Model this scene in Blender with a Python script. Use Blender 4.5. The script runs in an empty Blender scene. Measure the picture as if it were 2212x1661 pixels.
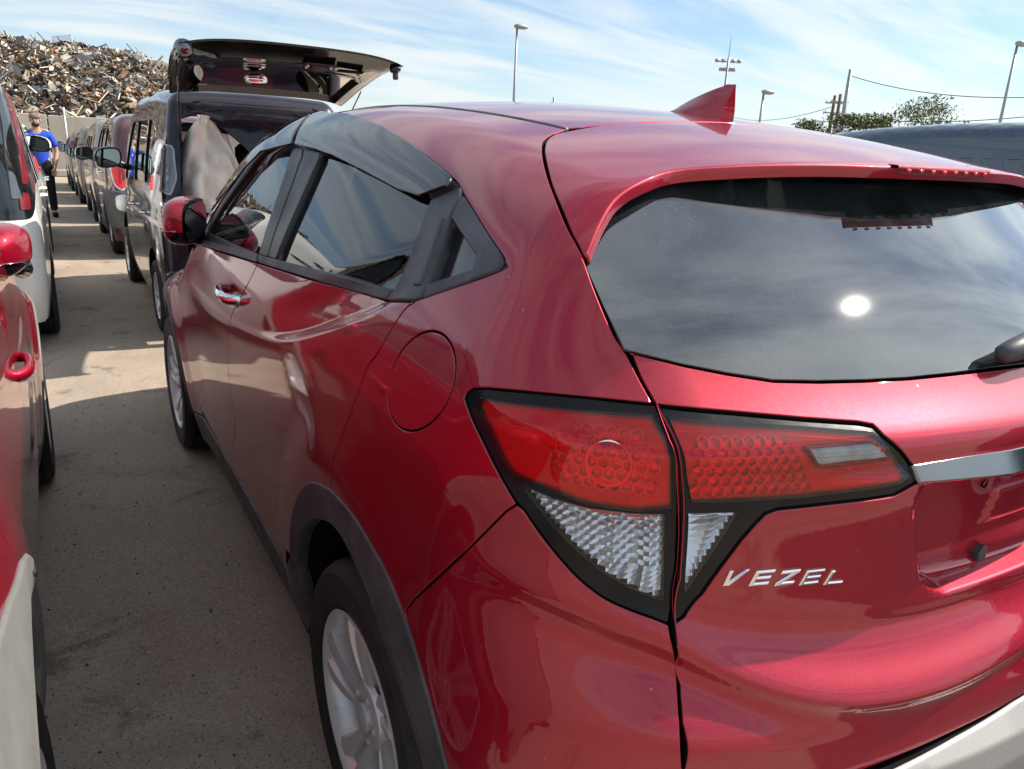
import bpy, math, random
import numpy as np
from mathutils import Vector, Matrix
from mathutils.geometry import delaunay_2d_cdt
random.seed(4); rng = np.random.default_rng(4)
SUN = np.array([.696, -.1806, .695]); SUN = SUN/np.linalg.norm(SUN)
scene = bpy.context.scene
COL = scene.collection
# ---------------------------------------------------------------- shape maths
CAM_P = (-1.30328, -1.26590, 1.48737)
CAM_A = (math.radians(31.51838), math.radians(17.06244), math.radians(2.77403))
CAM_F = 1629.424           # focal length in units of a 2212 x 1661 picture
def cam_axes():
    yaw, pitch, roll = CAM_A
    cy, sy, cp, sp = math.cos(yaw), math.sin(yaw), math.cos(pitch), math.sin(pitch)
    f = np.array([sy*cp, cy*cp, -sp]); r = np.array([cy, -sy, 0.0]); u = np.cross(r, f)
    c, s = math.cos(roll), math.sin(roll)
    return c*r+s*u, -s*r+c*u, f
CR, CU, CF = cam_axes()
CP = np.array(CAM_P)
def rays(px):
    px = np.asarray(px, float)
    d = CF[None]+CR[None]*((px[:, 0]-1106)/CAM_F)[:, None]-CU[None]*((px[:, 1]-830.5)/CAM_F)[:, None]
    return d/np.linalg.norm(d, axis=1)[:, None]
def project(P):
    d = np.asarray(P, float)-CP; z = d@CF
    return np.stack([1106+CAM_F*(d@CR)/z, 830.5-CAM_F*(d@CU)/z], -1)
def on_plane(px, axis, val):
    d = rays([px])[0]; t = (val-CP[axis])/d[axis]
    return CP+t*d

def nat_spline(xs, ys, xq):
    """natural cubic through (xs, ys[k, ...]) evaluated at xq"""
    xs = np.asarray(xs, float); ys = np.asarray(ys, float); n = len(xs)
    sh = ys.shape[1:]; Y = ys.reshape(n, -1)
    h = np.diff(xs); A = np.eye(n); B = np.zeros_like(Y)
    for i in range(1, n-1):
        A[i, i-1] = h[i-1]; A[i, i] = 2*(h[i-1]+h[i]); A[i, i+1] = h[i]
        B[i] = 6*((Y[i+1]-Y[i])/h[i]-(Y[i]-Y[i-1])/h[i-1])
    M = np.linalg.solve(A, B)
    xq = np.clip(np.asarray(xq, float), xs[0], xs[-1]); i = np.clip(np.searchsorted(xs, xq)-1, 0, n-2)
    a = (xs[i+1]-xq)[:, None]; b = (xq-xs[i])[:, None]; hh = h[i][:, None]
    r = M[i]*a**3/(6*hh)+M[i+1]*b**3/(6*hh)+(Y[i]/hh-M[i]*hh/6)*a+(Y[i+1]/hh-M[i+1]*hh/6)*b
    return r.reshape((len(xq),)+sh)

class Field:
    """C2 surface value(u, v) from a coarse table"""
    def __init__(s, us, vs, tab, nu=90, nv=70):
        s.u0, s.u1, s.v0, s.v1, s.nu, s.nv = us[0], us[-1], vs[0], vs[-1], nu, nv
        g = nat_spline(us, np.asarray(tab, float), np.linspace(us[0], us[-1], nu))
        g = nat_spline(vs, g.T, np.linspace(vs[0], vs[-1], nv)).T
        s.g = np.pad(g, 2, mode='reflect', reflect_type='odd')
    def __call__(s, u, v):
        a = np.clip((u-s.u0)/(s.u1-s.u0), 0, 1)*(s.nu-1); b = np.clip((v-s.v0)/(s.v1-s.v0), 0, 1)*(s.nv-1)
        i = np.minimum(a.astype(int), s.nu-2); j = np.minimum(b.astype(int), s.nv-2); a = a-i; b = b-j
        def w(t): return ((1-t)**3/6, (3*t**3-6*t*t+4)/6, (-3*t**3+3*t*t+3*t+1)/6, t**3/6)
        wa, wb = w(a), w(b); r = 0
        for k in range(4):
            for l in range(4): r = r+wa[k]*wb[l]*s.g[i+1+k, j+1+l]
        return r
class Curve:
    def __init__(s, xs, ys, n=160):
        s.x0, s.x1, s.n = xs[0], xs[-1], n
        s.g = np.pad(nat_spline(xs, ys, np.linspace(xs[0], xs[-1], n)), 2, mode='reflect', reflect_type='odd')
    def __call__(s, x):
        a = np.clip((x-s.x0)/(s.x1-s.x0), 0, 1)*(s.n-1); i = np.minimum(a.astype(int), s.n-2); t = a-i
        return ((1-t)**3/6*s.g[i+1]+(3*t**3-6*t*t+4)/6*s.g[i+2]+(-3*t**3+3*t*t+3*t+1)/6*s.g[i+3]+t**3/6*s.g[i+4])
def rmax(a, b, r):
    return np.minimum(-r, np.maximum(a, b))+np.hypot(np.maximum(r+a, 0), np.maximum(r+b, 0))
def sstep(x): x = np.clip(x, 0, 1); return x*x*x*(x*(6*x-15)+10)

def march(f, O, D, t0, t1, n=120, it=26):
    """first crossing of f from + to - along O+tD; returns points, ok"""
    O = np.broadcast_to(np.asarray(O, float), D.shape) if np.ndim(O) == 1 else O
    m = len(D); lo = np.full(m, t0, float); hi = np.full(m, t1, float); hit = np.zeros(m, bool)
    ts = np.linspace(t0, t1, n); prev = f(O+D*t0); act = np.arange(m)
    for k in range(1, n):
        P = O[act]+D[act]*ts[k]; v = f(P)
        c = (v <= 0) & (prev[act] > 0)
        ia = act[c]; lo[ia] = ts[k-1]; hi[ia] = ts[k]; hit[ia] = True
        prev[act] = v; act = act[~c]
        if len(act) == 0: break
    for k in range(it):
        mid = (lo+hi)/2; v = f(O+D*mid[:, None]); c = v > 0
        lo = np.where(c, mid, lo); hi = np.where(c, hi, mid)
    return O+D*((lo+hi)/2)[:, None], hit
def grad(f, P, h=4e-4):
    g = np.stack([f(P+np.eye(3)[k]*h)-f(P-np.eye(3)[k]*h) for k in range(3)], -1)
    return g/np.maximum(np.linalg.norm(g, axis=1), 1e-9)[:, None]
# ---------------------------------------------------------------- camera, sky, sun, exposure
cam_d = bpy.data.cameras.new('camera'); cam = bpy.data.objects.new('camera', cam_d); COL.objects.link(cam)
cam_d.sensor_fit = 'HORIZONTAL'; cam_d.sensor_width = 36; cam_d.lens = 36*CAM_F/2212
cam_d.clip_start = .02; cam_d.clip_end = 3000
_m = Matrix.Identity(4)
for _i in range(3):
    _m[_i][0] = CR[_i]; _m[_i][1] = CU[_i]; _m[_i][2] = -CF[_i]; _m[_i][3] = CP[_i]
cam.matrix_world = _m; scene.camera = cam
world = bpy.data.worlds.new('World'); scene.world = world; world.use_nodes = True
wn = world.node_tree; wn.nodes.clear()
def WN(t, **kw):
    n = wn.nodes.new(t)
    for k, v in kw.items(): setattr(n, k, v)
    return n
def WM(op, a, b=None, c=None):
    n = WN('ShaderNodeMath', operation=op)
    for i, v in enumerate((a, b, c)):
        if v is None: continue
        if isinstance(v, (int, float)): n.inputs[i].default_value = v
        else: wn.links.new(v, n.inputs[i])
    return n.outputs[0]
sky = WN('ShaderNodeTexSky', sky_type='NISHITA'); sky.sun_disc = False
sky.sun_elevation = math.asin(SUN[2]); sky.sun_rotation = math.atan2(SUN[0], SUN[1])
sky.air_density = 1.0; sky.dust_density = .3; sky.ozone_density = 2.5
tc = WN('ShaderNodeTexCoord'); sp = WN('ShaderNodeSeparateXYZ'); wn.links.new(tc.outputs['Generated'], sp.inputs[0])
zc = WM('MAXIMUM', sp.outputs[2], .0)
zz = WM('ADD', zc, .16)
cb = WN('ShaderNodeCombineXYZ')
wn.links.new(WM('DIVIDE', sp.outputs[0], zz), cb.inputs[0]); wn.links.new(WM('DIVIDE', sp.outputs[1], zz), cb.inputs[1])
mp = WN('ShaderNodeMapping'); wn.links.new(cb.outputs[0], mp.inputs[0])
mp.inputs['Rotation'].default_value = (0, 0, math.radians(28)); mp.inputs['Scale'].default_value = (.8, 3.0, 1)
mp.inputs['Location'].default_value = (1.3, .35, 0)
n1 = WN('ShaderNodeTexNoise'); n1.inputs['Scale'].default_value = 1.15; n1.inputs['Detail'].default_value = 7
n1.inputs['Roughness'].default_value = .56; n1.inputs['Distortion'].default_value = .5; wn.links.new(mp.outputs[0], n1.inputs['Vector'])
n2 = WN('ShaderNodeTexNoise'); n2.inputs['Scale'].default_value = .55; n2.inputs['Detail'].default_value = 4; wn.links.new(cb.outputs[0], n2.inputs['Vector'])
mr = WN('ShaderNodeMapRange', interpolation_type='SMOOTHSTEP'); mr.inputs[1].default_value = .34; mr.inputs[2].default_value = .64
wn.links.new(WM('ADD', WM('MULTIPLY', n1.outputs[0], .72), WM('MULTIPLY', n2.outputs[0], .28)), mr.inputs[0])
cl = WM('MULTIPLY_ADD', mr.outputs[0], .86, .04)
nrm_ = WN('ShaderNodeVectorMath', operation='NORMALIZE'); wn.links.new(tc.outputs['Generated'], nrm_.inputs[0])
dt = WN('ShaderNodeVectorMath', operation='DOT_PRODUCT'); dt.inputs[1].default_value = SUN.tolist(); wn.links.new(nrm_.outputs[0], dt.inputs[0])
glow = WM('MULTIPLY_ADD', WM('POWER', WM('MAXIMUM', dt.outputs['Value'], 0.0), 5.0), 1.5, 1.0)
hz = WM('MULTIPLY', WM('POWER', WM('SUBTRACT', 1.0, WM('MINIMUM', zc, 1.0)), 14.0), .34)
mixc = WN('ShaderNodeMix', data_type='RGBA'); cs_ = WN('ShaderNodeVectorMath', operation='SCALE'); cs_.inputs[0].default_value = (4.9, 5.3, 5.4); wn.links.new(glow, cs_.inputs[3]); wn.links.new(cs_.outputs[0], mixc.inputs[7])
wn.links.new(WM('MINIMUM', WM('ADD', cl, hz), .95), mixc.inputs[0]); sk2 = WN('ShaderNodeMix', data_type='RGBA', blend_type='MULTIPLY'); sk2.inputs[0].default_value = 1; sk2.inputs[7].default_value = (.76, .82, .86, 1); wn.links.new(sky.outputs[0], sk2.inputs[6]); wn.links.new(sk2.outputs[2], mixc.inputs[6])
bg = WN('ShaderNodeBackground'); bg.inputs[1].default_value = .11; wn.links.new(mixc.outputs[2], bg.inputs[0])
wo = WN('ShaderNodeOutputWorld'); wn.links.new(bg.outputs[0], wo.inputs[0])
sun_d = bpy.data.lights.new('sun', 'SUN'); sun = bpy.data.objects.new('sun', sun_d); COL.objects.link(sun)
sun_d.energy = 5.0; sun_d.angle = math.radians(.53); sun_d.color = (1, .93, .82)
sun.rotation_euler = Vector(SUN.tolist()).to_track_quat('Z', 'Y').to_euler(); sun.location = (8, -3, 9)
vs = scene.view_settings; vs.view_transform = 'Standard'; vs.look = 'None'; vs.gamma = 1; vs.use_curve_mapping = False; vs.exposure = .72
scene.cycles.max_bounces = 9; scene.cycles.transparent_max_bounces = 14; scene.cycles.glossy_bounces = 5
scene.cycles.caustics_reflective = False; scene.cycles.caustics_refractive = False
scene.cycles.sample_clamp_indirect = 6
# ---------------------------------------------------------------- hull of the red hatchback
_zs = [.15, .35, .5, .65, .8, .95, 1.1, 1.2, 1.3, 1.4, 1.5, 1.62]
_ys = [-.95, -.6, -.3, 0, .5, 1.0, 1.5, 2.0, 2.5, 3.0, 3.5]
_W = [[.70, .76, .80, .82, .825, .82, .80, .77, .72, .65, .57, .48],
      [.75, .82, .85, .868, .872, .865, .85, .815, .765, .70, .62, .52],
      [.79, .85, .872, .885, .887, .88, .862, .835, .785, .735, .67, .56],
      [.80, .86, .878, .885, .886, .88, .862, .84, .79, .735, .675, .57],
      [.80, .85, .868, .874, .874, .870, .857, .83, .785, .735, .68, .58],
      [.80, .845, .862, .868, .868, .865, .852, .825, .78, .73, .68, .58],
      [.80, .845, .862, .868, .867, .862, .848, .818, .77, .715, .665, .57],
      [.80, .85, .866, .872, .870, .858, .83, .79, .74, .67, .60, .50],
      [.80, .86, .88, .885, .875, .845, .80, .76, .70, .63, .56, .46],
      [.76, .80, .82, .83, .815, .775, .73, .70, .64, .58, .51, .42],
      [.62, .66, .68, .69, .67, .62, .57, .52, .45, .40, .35, .30]]
_Wf = Field(_ys, _zs, _W)
_Rz = [.15, .3, .45, .55, .62, .7, .8, .9, 1.0, 1.08, 1.13, 1.16, 1.18, 1.22, 1.3, 1.4, 1.5, 1.62]
_Rc = Curve(_Rz, [.72, .78, .825, .845, .845, .826, .790, .777, .785, .796, .797, .791, .768, .724, .665, .61, .56, .50], 260)
_Hc = Curve([-.95, -.5, -.2, .2, .7, 1.1, 1.4, 1.7, 2.1, 2.4, 2.9, 3.3, 3.5],
            [1.40, 1.499, 1.553, 1.600, 1.628, 1.622, 1.585, 1.46, 1.17, 1.06, .95, .84, .72])
# shelf under the lamp that sweeps across the hatch: profile across its edge line
_ledge = Curve([-.20, -.16, -.10, -.06, -.035, -.012, 0, .012, .03, .05, .08, .12, .16],
               [0, 0, .001, -.002, -.003, .009, .021, .026, .021, .011, .002, 0, 0], 420)
_zE = Curve([-.9, -.80, -.74, -.69, -.63, -.55, -.47, -.376, -.27, -.15, 0], [.94, .925, .905, .886, .852, .816, .794, .783, .782, .790, .802])
_lowb = Curve([-.20, -.13, -.07, -.03, 0, .03, .08, .14, .2], [0, 0, .006, .020, .031, .029, .012, 0, 0], 300)
def lift(t, a, b): return sstep((t-a)/(b-a))
def sd_recess(x, z):
    """signed distance to the number-plate recess (negative inside)"""
    ax = np.abs(x); xe = .262+.082*(z-.905)/.15
    dx = (ax-xe)*.86; dz = np.maximum(.908-z, z-1.085)
    return rmax(dx, dz, .035)
_creS = Curve([-.45, -.14, 0, .17, .33, .44, .77, 1.16, 1.6, 2.0], [1.30, 1.248, 1.193, 1.134, 1.081, 1.049, .985, .945, .93, .93])
def hull_W(y, z):
    w = _Wf(y, z)
    # character line of the doors: fuller below, scooped above, rising to the rear
    c = _creS(y); t = z-c; a = lift(y, -.20, .05)*(1-lift(y, 1.5, 2.1))
    amp = .002+.018*(1-sstep((y-.15)/.75))
    w = w-a*amp*sstep((t+.004)/.030)*(1-sstep((t-.05)/.10))+a*.0015*np.exp(-((t+.03)/.03)**2)
    # lower door scoop and the swollen arch
    t2 = z-(.60+.06*(1.2-y)); b = lift(y, .45, .85)*(1-lift(y, 1.7, 2.0))
    w = w-b*.005*np.exp(-((t2+.03)/.11)**2)+b*.006*np.exp(-((z-.42)/.06)**2)
    for yc in (0.02, 2.63):
        d = np.hypot(y-yc, z-.36); w = w+.010*sstep((d-.40)/.08)*(1-sstep((d-.49)/.16))
    w = w-.012*np.exp(-((y-1.12)/.070)**2-((z-1.035)/.030)**2)      # bowl behind the front door handle
    return w
def hull_R(x, z):
    R = _Rc(z)-.27*x*x
    near = 1-lift(np.abs(x), .70, .95)
    R = R+near*_ledge(z-_zE(-np.abs(x)))+near*_lowb(z-(.748+.012*(np.abs(x)/.8)**2))
    s = sd_recess(x, z)
    R = R+.010*(1-sstep((s-.03)/.15))*lift(z, .86, .90)*(1-lift(z, 1.10, 1.13))   # soft frame round the recess
    R = R-.048*(1-sstep((s+.004)/.022))
    e = np.maximum(np.abs(x)-.115, np.abs(z-1.005)-.030)                 # pressed pad behind the plate
    R = R+.007*(1-sstep((e+.004)/.010))
    return R
def hull_H(x, y): return _Hc(y)-.13*x*x-.10*np.abs(x)**4
def f_side(P): return np.abs(P[:, 0])-hull_W(P[:, 1], P[:, 2])
def f_rear(P): return -P[:, 1]-hull_R(P[:, 0], P[:, 2])
def f_roof(P): return P[:, 2]-hull_H(P[:, 0], P[:, 1])
def f_nose(P): return P[:, 1]-(3.47-.28*P[:, 0]**2-.25*np.abs(P[:, 2]-.55)**2)
def f_body(P):
    r = np.where(P[:, 2] > 1.1, .20-.10*sstep((P[:, 2]-1.1)/.3), .20)
    a = rmax(f_side(P), f_rear(P)*.9, r)
    a = rmax(a, f_nose(P), .22)
    return rmax(a, f_roof(P), .075)
_Gc = Curve([1.15, 1.2, 1.258, 1.30, 1.36, 1.42, 1.48, 1.56], [.790, .744, .684, .637, .565, .492, .425, .34])
def f_glass(P): return -P[:, 1]-(_Gc(P[:, 2])-.25*P[:, 0]**2)
# ---------------------------------------------------------------- object helpers
def tag(o, label=None, cat=None, group=None, kind=None):
    if label: o['label'] = label
    if cat: o['category'] = cat
    if group: o['group'] = group
    if kind: o['kind'] = kind
    return o
def empty(name, loc=(0, 0, 0), rz=0, **kw):
    o = bpy.data.objects.new(name, None); o.location = loc; o.rotation_euler = (0, 0, rz); o.empty_display_size = .1
    COL.objects.link(o); return tag(o, **kw)
def mesh(name, V, F, mat, parent=None, normals=None, smooth=True, loc=None, sharp=None):
    me = bpy.data.meshes.new(name)
    me.from_pydata([tuple(map(float, v)) for v in V], [], [tuple(int(i) for i in f) for f in F])
    me.update()
    if smooth: me.polygons.foreach_set('use_smooth', [True]*len(me.polygons))
    if sharp is not None and smooth: me.set_sharp_from_angle(angle=math.radians(sharp))
    if normals is not None: me.normals_split_custom_set_from_vertices([tuple(map(float, n)) for n in normals])
    if mat is not None: me.materials.append(mat)
    o = bpy.data.objects.new(name, me); COL.objects.link(o)
    if parent is not None: o.parent = parent
    if loc is not None: o.location = loc
    return o
def mirrored(o, parent=None, name=None):
    """the same piece on the other side of the car"""
    me = o.data.copy(); n = len(me.vertices)
    co = np.empty(n*3); me.vertices.foreach_get('co', co); co = co.reshape(-1, 3); co[:, 0] *= -1
    nm = None
    if me.has_custom_normals:
        cn = np.empty(len(me.loops)*3); me.corner_normals.foreach_get('vector', cn); cn = cn.reshape(-1, 3)
        li = np.empty(len(me.loops), int); me.loops.foreach_get('vertex_index', li)
        nm = np.zeros((n, 3)); nm[li] = cn; nm[:, 0] *= -1
    F = [tuple(reversed(p.vertices[:])) for p in me.polygons]
    sm = len(me.polygons) and me.polygons[0].use_smooth
    q = mesh(name or o.name.split('.')[0], co, F, me.materials[0], o.parent if parent is None else parent, nm, sm)
    if len(me.materials) > 1:
        q.data.materials.append(me.materials[1]); q.data.polygons.foreach_set('material_index', [p.material_index for p in me.polygons])
    return q
def resample(P, step, closed=True):
    P = np.asarray(P, float); out = []
    n = len(P)
    for i in range(n if closed else n-1):
        a, b = P[i], P[(i+1) % n]; L = np.linalg.norm(b-a)
        if L < 1e-7: continue
        k = max(1, int(math.ceil(L/step)))
        for j in range(k): out.append(a+(b-a)*j/k)
    if not closed: out.append(P[-1])
    return np.array(out)
def catmull(P, k=6, closed=False):
    P = np.asarray(P, float); n = len(P); out = []
    for i in range(n if closed else n-1):
        p0 = P[(i-1) % n] if (closed or i > 0) else 2*P[0]-P[1]
        p1 = P[i]; p2 = P[(i+1) % n]
        p3 = P[(i+2) % n] if (closed or i+2 < n) else 2*P[-1]-P[-2]
        for j in range(k):
            t = j/k
            out.append(.5*(2*p1+(p2-p0)*t+(2*p0-5*p1+4*p2-p3)*t*t+(3*p1-p0-3*p2+p3)*t**3))
    if not closed: out.append(P[-1])
    return np.array(out)
def area2(P): x, y = P[:, 0], P[:, 1]; return .5*np.sum(x*np.roll(y, -1)-np.roll(x, -1)*y)
def inside(poly, Q):
    c = np.zeros(len(Q), bool); x, y = Q[:, 0], Q[:, 1]; n = len(poly)
    for i in range(n):
        x0, y0 = poly[i]; x1, y1 = poly[i-1]
        if y0 == y1: continue
        k = ((y0 > y) != (y1 > y)) & (x < (x1-x0)*(y-y0)/(y1-y0)+x0); c ^= k
    return c
def seg_dist(poly, Q):
    d = np.full(len(Q), 1e9)
    for i in range(len(poly)):
        a, b = poly[i-1], poly[i]; ab = b-a; L = ab@ab
        if L < 1e-14: continue
        t = np.clip(((Q-a)@ab)/L, 0, 1); d = np.minimum(d, np.hypot(*(Q-a-t[:, None]*ab).T))
    return d
def offset_poly(P, d):
    """move a closed CCW outline inwards by d"""
    a = P-np.roll(P, 1, 0); b = np.roll(P, -1, 0)-P
    a = a/np.maximum(np.linalg.norm(a, axis=1), 1e-9)[:, None]; b = b/np.maximum(np.linalg.norm(b, axis=1), 1e-9)[:, None]
    na = np.stack([-a[:, 1], a[:, 0]], 1); nb = np.stack([-b[:, 1], b[:, 0]], 1)
    m = na+nb; L = np.linalg.norm(m, axis=1); m = m/np.maximum(L, .5)[:, None]
    c = np.maximum((m*na).sum(1), .45)
    return P+m*(d/c)[:, None]
def panel(name, outline, f, D, g, mat, parent, gap=.0018, depth=.014, er=.0016, holes=(), off=0.0, disp=None, edge=True, reach=.35, n=70, seam=True):
    """a sheet of bodywork: outline (3-D points) cut out of surface f as seen along D, with turned-in rounded edges"""
    D = np.asarray(D, float); D = D/np.linalg.norm(D)
    e1 = np.cross(D, [0, 0, 1.0] if abs(D[2]) < .999 else [0, 1.0, 0]); e1 /= np.linalg.norm(e1); e2 = np.cross(e1, D)
    E = np.stack([e1, e2], 1)
    loops = []
    for k, o3 in enumerate([outline]+list(holes)):
        p = np.asarray(o3, float)@E
        if (area2(p) < 0) == (k == 0): p = p[::-1]
        p = resample(p, g*.8)
        if gap: p = offset_poly(p, gap)
        loops.append(p)
    P0 = loops[0]
    lo, hi = P0.min(0), P0.max(0)
    nx = int((hi[0]-lo[0])/g)+2; ny = int((hi[1]-lo[1])/(g*.866))+2
    X, Y = np.meshgrid(np.arange(nx)*g+lo[0], np.arange(ny)*g*.866+lo[1]); X = X+(np.arange(ny) % 2)[:, None]*g*.5
    Q = np.stack([X.ravel(), Y.ravel()], 1)
    keep = inside(P0, Q)
    for h in loops[1:]: keep &= ~inside(h, Q)
    Q = Q[keep]
    if len(Q):
        d = np.full(len(Q), 1e9)
        for l in loops: d = np.minimum(d, seg_dist(l, Q))
        Q = Q[d > g*.5]
    pts = np.concatenate(loops+[Q]); faces = []; s0 = 0; rings = []
    edges = []
    for l in loops:
        m = len(l); edges += [(s0+i, s0+(i+1) % m) for i in range(m)]; rings.append((s0, m)); s0 += m
    vc, ec, fc, ov, oe, of = delaunay_2d_cdt([Vector(p) for p in pts.tolist()], edges, [], 0, 1e-7)
    pts2 = np.array([[v[0], v[1]] for v in vc]); T = np.array([t for t in fc if len(t) == 3])
    cen = pts2[T].mean(1); ok = inside(P0, cen)
    for h in loops[1:]: ok &= ~inside(h, cen)
    T = T[ok]
    # map of ring vertices after triangulation
    inv = {}
    for i, lst in enumerate(ov):
        for j in lst: inv[j] = i
    a, b, c = (pts2[T[:, k]] for k in range(3))
    cr = (b[:, 0]-a[:, 0])*(c[:, 1]-a[:, 1])-(b[:, 1]-a[:, 1])*(c[:, 0]-a[:, 0])
    T[cr < 0] = T[cr < 0][:, ::-1]
    dep = np.asarray(outline)@D; base = pts2@E.T
    t0, t1 = dep.min()-reach, dep.max()+reach
    S, hit = march(f, base, np.broadcast_to(D, (len(base), 3)).copy(), t0, t1, n=n)
    if not hit.all() and hit.any():
        bad = np.where(~hit)[0]; good = np.where(hit)[0]
        for i in bad:
            j = good[np.argmin(((pts2[good]-pts2[i])**2).sum(1))]; S[i] = base[i]+D*(S[j]@D)
    N = grad(f, S, 6e-4)
    V = S+N*off
    if disp is not None: V = V+N*disp(S)[:, None]
    # orientation: outward normal must face -D
    F = [tuple(t) for t in T]
    fn = np.cross(V[T[:, 1]]-V[T[:, 0]], V[T[:, 2]]-V[T[:, 0]]); sgn = np.sign((fn*N[T[:, 0]]).sum(1).sum())
    if sgn < 0: F = [t[::-1] for t in F]
    V = list(V); NN = list(N); deepf = []
    if edge:
        for k, (s, m) in enumerate(rings):
            idx = [inv[s+i] for i in range(m)]
            R = np.array([V[i] for i in idx]); RN = np.array([N[i] for i in idx])
            tan = np.roll(R, -1, 0)-np.roll(R, 1, 0); tan /= np.maximum(np.linalg.norm(tan, axis=1), 1e-9)[:, None]
            out = np.cross(tan, RN); out /= np.maximum(np.linalg.norm(out, axis=1), 1e-9)[:, None]
            # outward = away from sheet
            e3 = (offset_poly(loops[k], -1e-3)-loops[k])@E.T
            if (out*e3).sum() < 0: out = -out
            b0 = len(V)
            ring1 = R+out*er-RN*er; ring2 = ring1-RN*depth
            V += list(ring1); NN += list((out+RN*.3)/np.linalg.norm(out+RN*.3, axis=1)[:, None])
            V += list(ring2); NN += list(out)
            for i in range(m):
                j = (i+1) % m
                F.append((idx[i], idx[j], b0+j, b0+i)); deepf.append(len(F)); F.append((b0+i, b0+j, b0+m+j, b0+m+i))
        # face winding of the turned edge
        Va = np.array(V); Na = np.array(NN)
        for q in range(len(T), len(F)):
            f4 = F[q]; nn = np.cross(Va[f4[2]]-Va[f4[0]], Va[f4[3]]-Va[f4[1]])
            if nn@(Na[f4[2]]+Na[f4[3]]) < 0: F[q] = f4[::-1]
    if disp is not None: return mesh(name, V, F, mat, parent, smooth=False)
    o = mesh(name, V, F, mat, parent, NN)
    if deepf and seam and mat.get('seam'):        # shade inside the shut lines, put in as dark colour
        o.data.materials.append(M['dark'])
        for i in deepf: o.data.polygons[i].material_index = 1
    return o
def liner(name, outline, f, D, mat, parent, depth=.022, grow=.008, g=.04, holes=()):
    return panel(name, outline, f, D, g, mat, parent, gap=-grow, off=-depth, edge=False, holes=holes, n=50)
# ---- loose shapes
def lathe(prof, n=48, axis='x', closed=False):
    """prof: list of (offset along axis, radius); returns V, F"""
    prof = np.asarray(prof, float); m = len(prof); V = []; F = []
    for i in range(n):
        a = 2*math.pi*i/n
        for (t, r) in prof:
            v = (t, r*math.cos(a), r*math.sin(a))
            V.append(v if axis == 'x' else ((v[1], v[2], v[0]) if axis == 'z' else (v[2], v[0], v[1])))
    for i in range(n):
        j = (i+1) % n
        for k in range(m-1 if not closed else m):
            l = (k+1) % m
            F.append((i*m+k, j*m+k, j*m+l, i*m+l))
    return V, F
def box(c, s, R=None, bev=0):
    c = np.asarray(c, float); h = np.asarray(s, float)/2
    if bev <= 0:
        V = np.array([[x, y, z] for x in (-1, 1) for y in (-1, 1) for z in (-1, 1)])*h
        F = [(0, 1, 3, 2), (4, 6, 7, 5), (0, 4, 5, 1), (2, 3, 7, 6), (0, 2, 6, 4), (1, 5, 7, 3)]
    else:
        b = min(bev, h.min()*.95); V = []; ids = {}
        for x in (-1, 1):
            for y in (-1, 1):
                for z in (-1, 1):
                    for k in range(3):
                        v = np.array([x, y, z])*(h-b); v[k] = (x, y, z)[k]*h[k]; ids[(x, y, z, k)] = len(V); V.append(v)
        F = []
        I = ids
        for k in range(3):
            for s_ in (-1, 1):
                o = [a for a in range(3) if a != k]; q = []
                for (u, v) in ((-1, -1), (1, -1), (1, 1), (-1, 1)):
                    t = [0, 0, 0]; t[k] = s_; t[o[0]] = u; t[o[1]] = v; q.append(I[(*t, k)])
                F.append(tuple(q))
        for k in range(3):
            o = [a for a in range(3) if a != k]
            for u in (-1, 1):
                for v in (-1, 1):
                    t0 = [0, 0, 0]; t1 = [0, 0, 0]; t0[k] = -1; t1[k] = 1; t0[o[0]] = t1[o[0]] = u; t0[o[1]] = t1[o[1]] = v
                    F.append((I[(*t0, o[0])], I[(*t1, o[0])], I[(*t1, o[1])], I[(*t0, o[1])]))
        for x in (-1, 1):
            for y in (-1, 1):
                for z in (-1, 1): F.append((I[(x, y, z, 0)], I[(x, y, z, 1)], I[(x, y, z, 2)]))
        V = np.array(V)
    V = np.asarray(V, float)
    out = []
    for f_ in F:
        P = V[list(f_)]; nn = np.cross(P[1]-P[0], P[2]-P[0])
        out.append(f_ if nn@P.mean(0) > 0 else tuple(reversed(f_)))
    if R is not None: V = V@np.asarray(R).T
    return (V+c).tolist(), out
def join(*parts):
    V = []; F = []
    for v, f_ in parts:
        b = len(V); V += [tuple(p) for p in v]; F += [tuple(i+b for i in q) for q in f_]
    return V, F
def tube(path, r, n=8, cap=True, closed=False):
    P = np.asarray(path, float); m = len(P); rr = np.broadcast_to(np.asarray(r, float), (m,)); V = []; F = []
    T = np.gradient(P, axis=0); T /= np.maximum(np.linalg.norm(T, axis=1), 1e-9)[:, None]
    up = np.array([0, 0, 1.0]) if abs(T[0][2]) < .9 else np.array([1.0, 0, 0])
    for i in range(m):
        a = np.cross(T[i], up); a /= max(np.linalg.norm(a), 1e-9); b = np.cross(a, T[i]); up = b
        for k in range(n):
            t = 2*math.pi*k/n; V.append(P[i]+rr[i]*(math.cos(t)*a+math.sin(t)*b))
    for i in range(m-1):
        for k in range(n):
            l = (k+1) % n; F.append((i*n+k, i*n+l, (i+1)*n+l, (i+1)*n+k))
    if cap: F.append(tuple(range(n))[::-1]); F.append(tuple((m-1)*n+k for k in range(n)))
    return V, F
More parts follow.
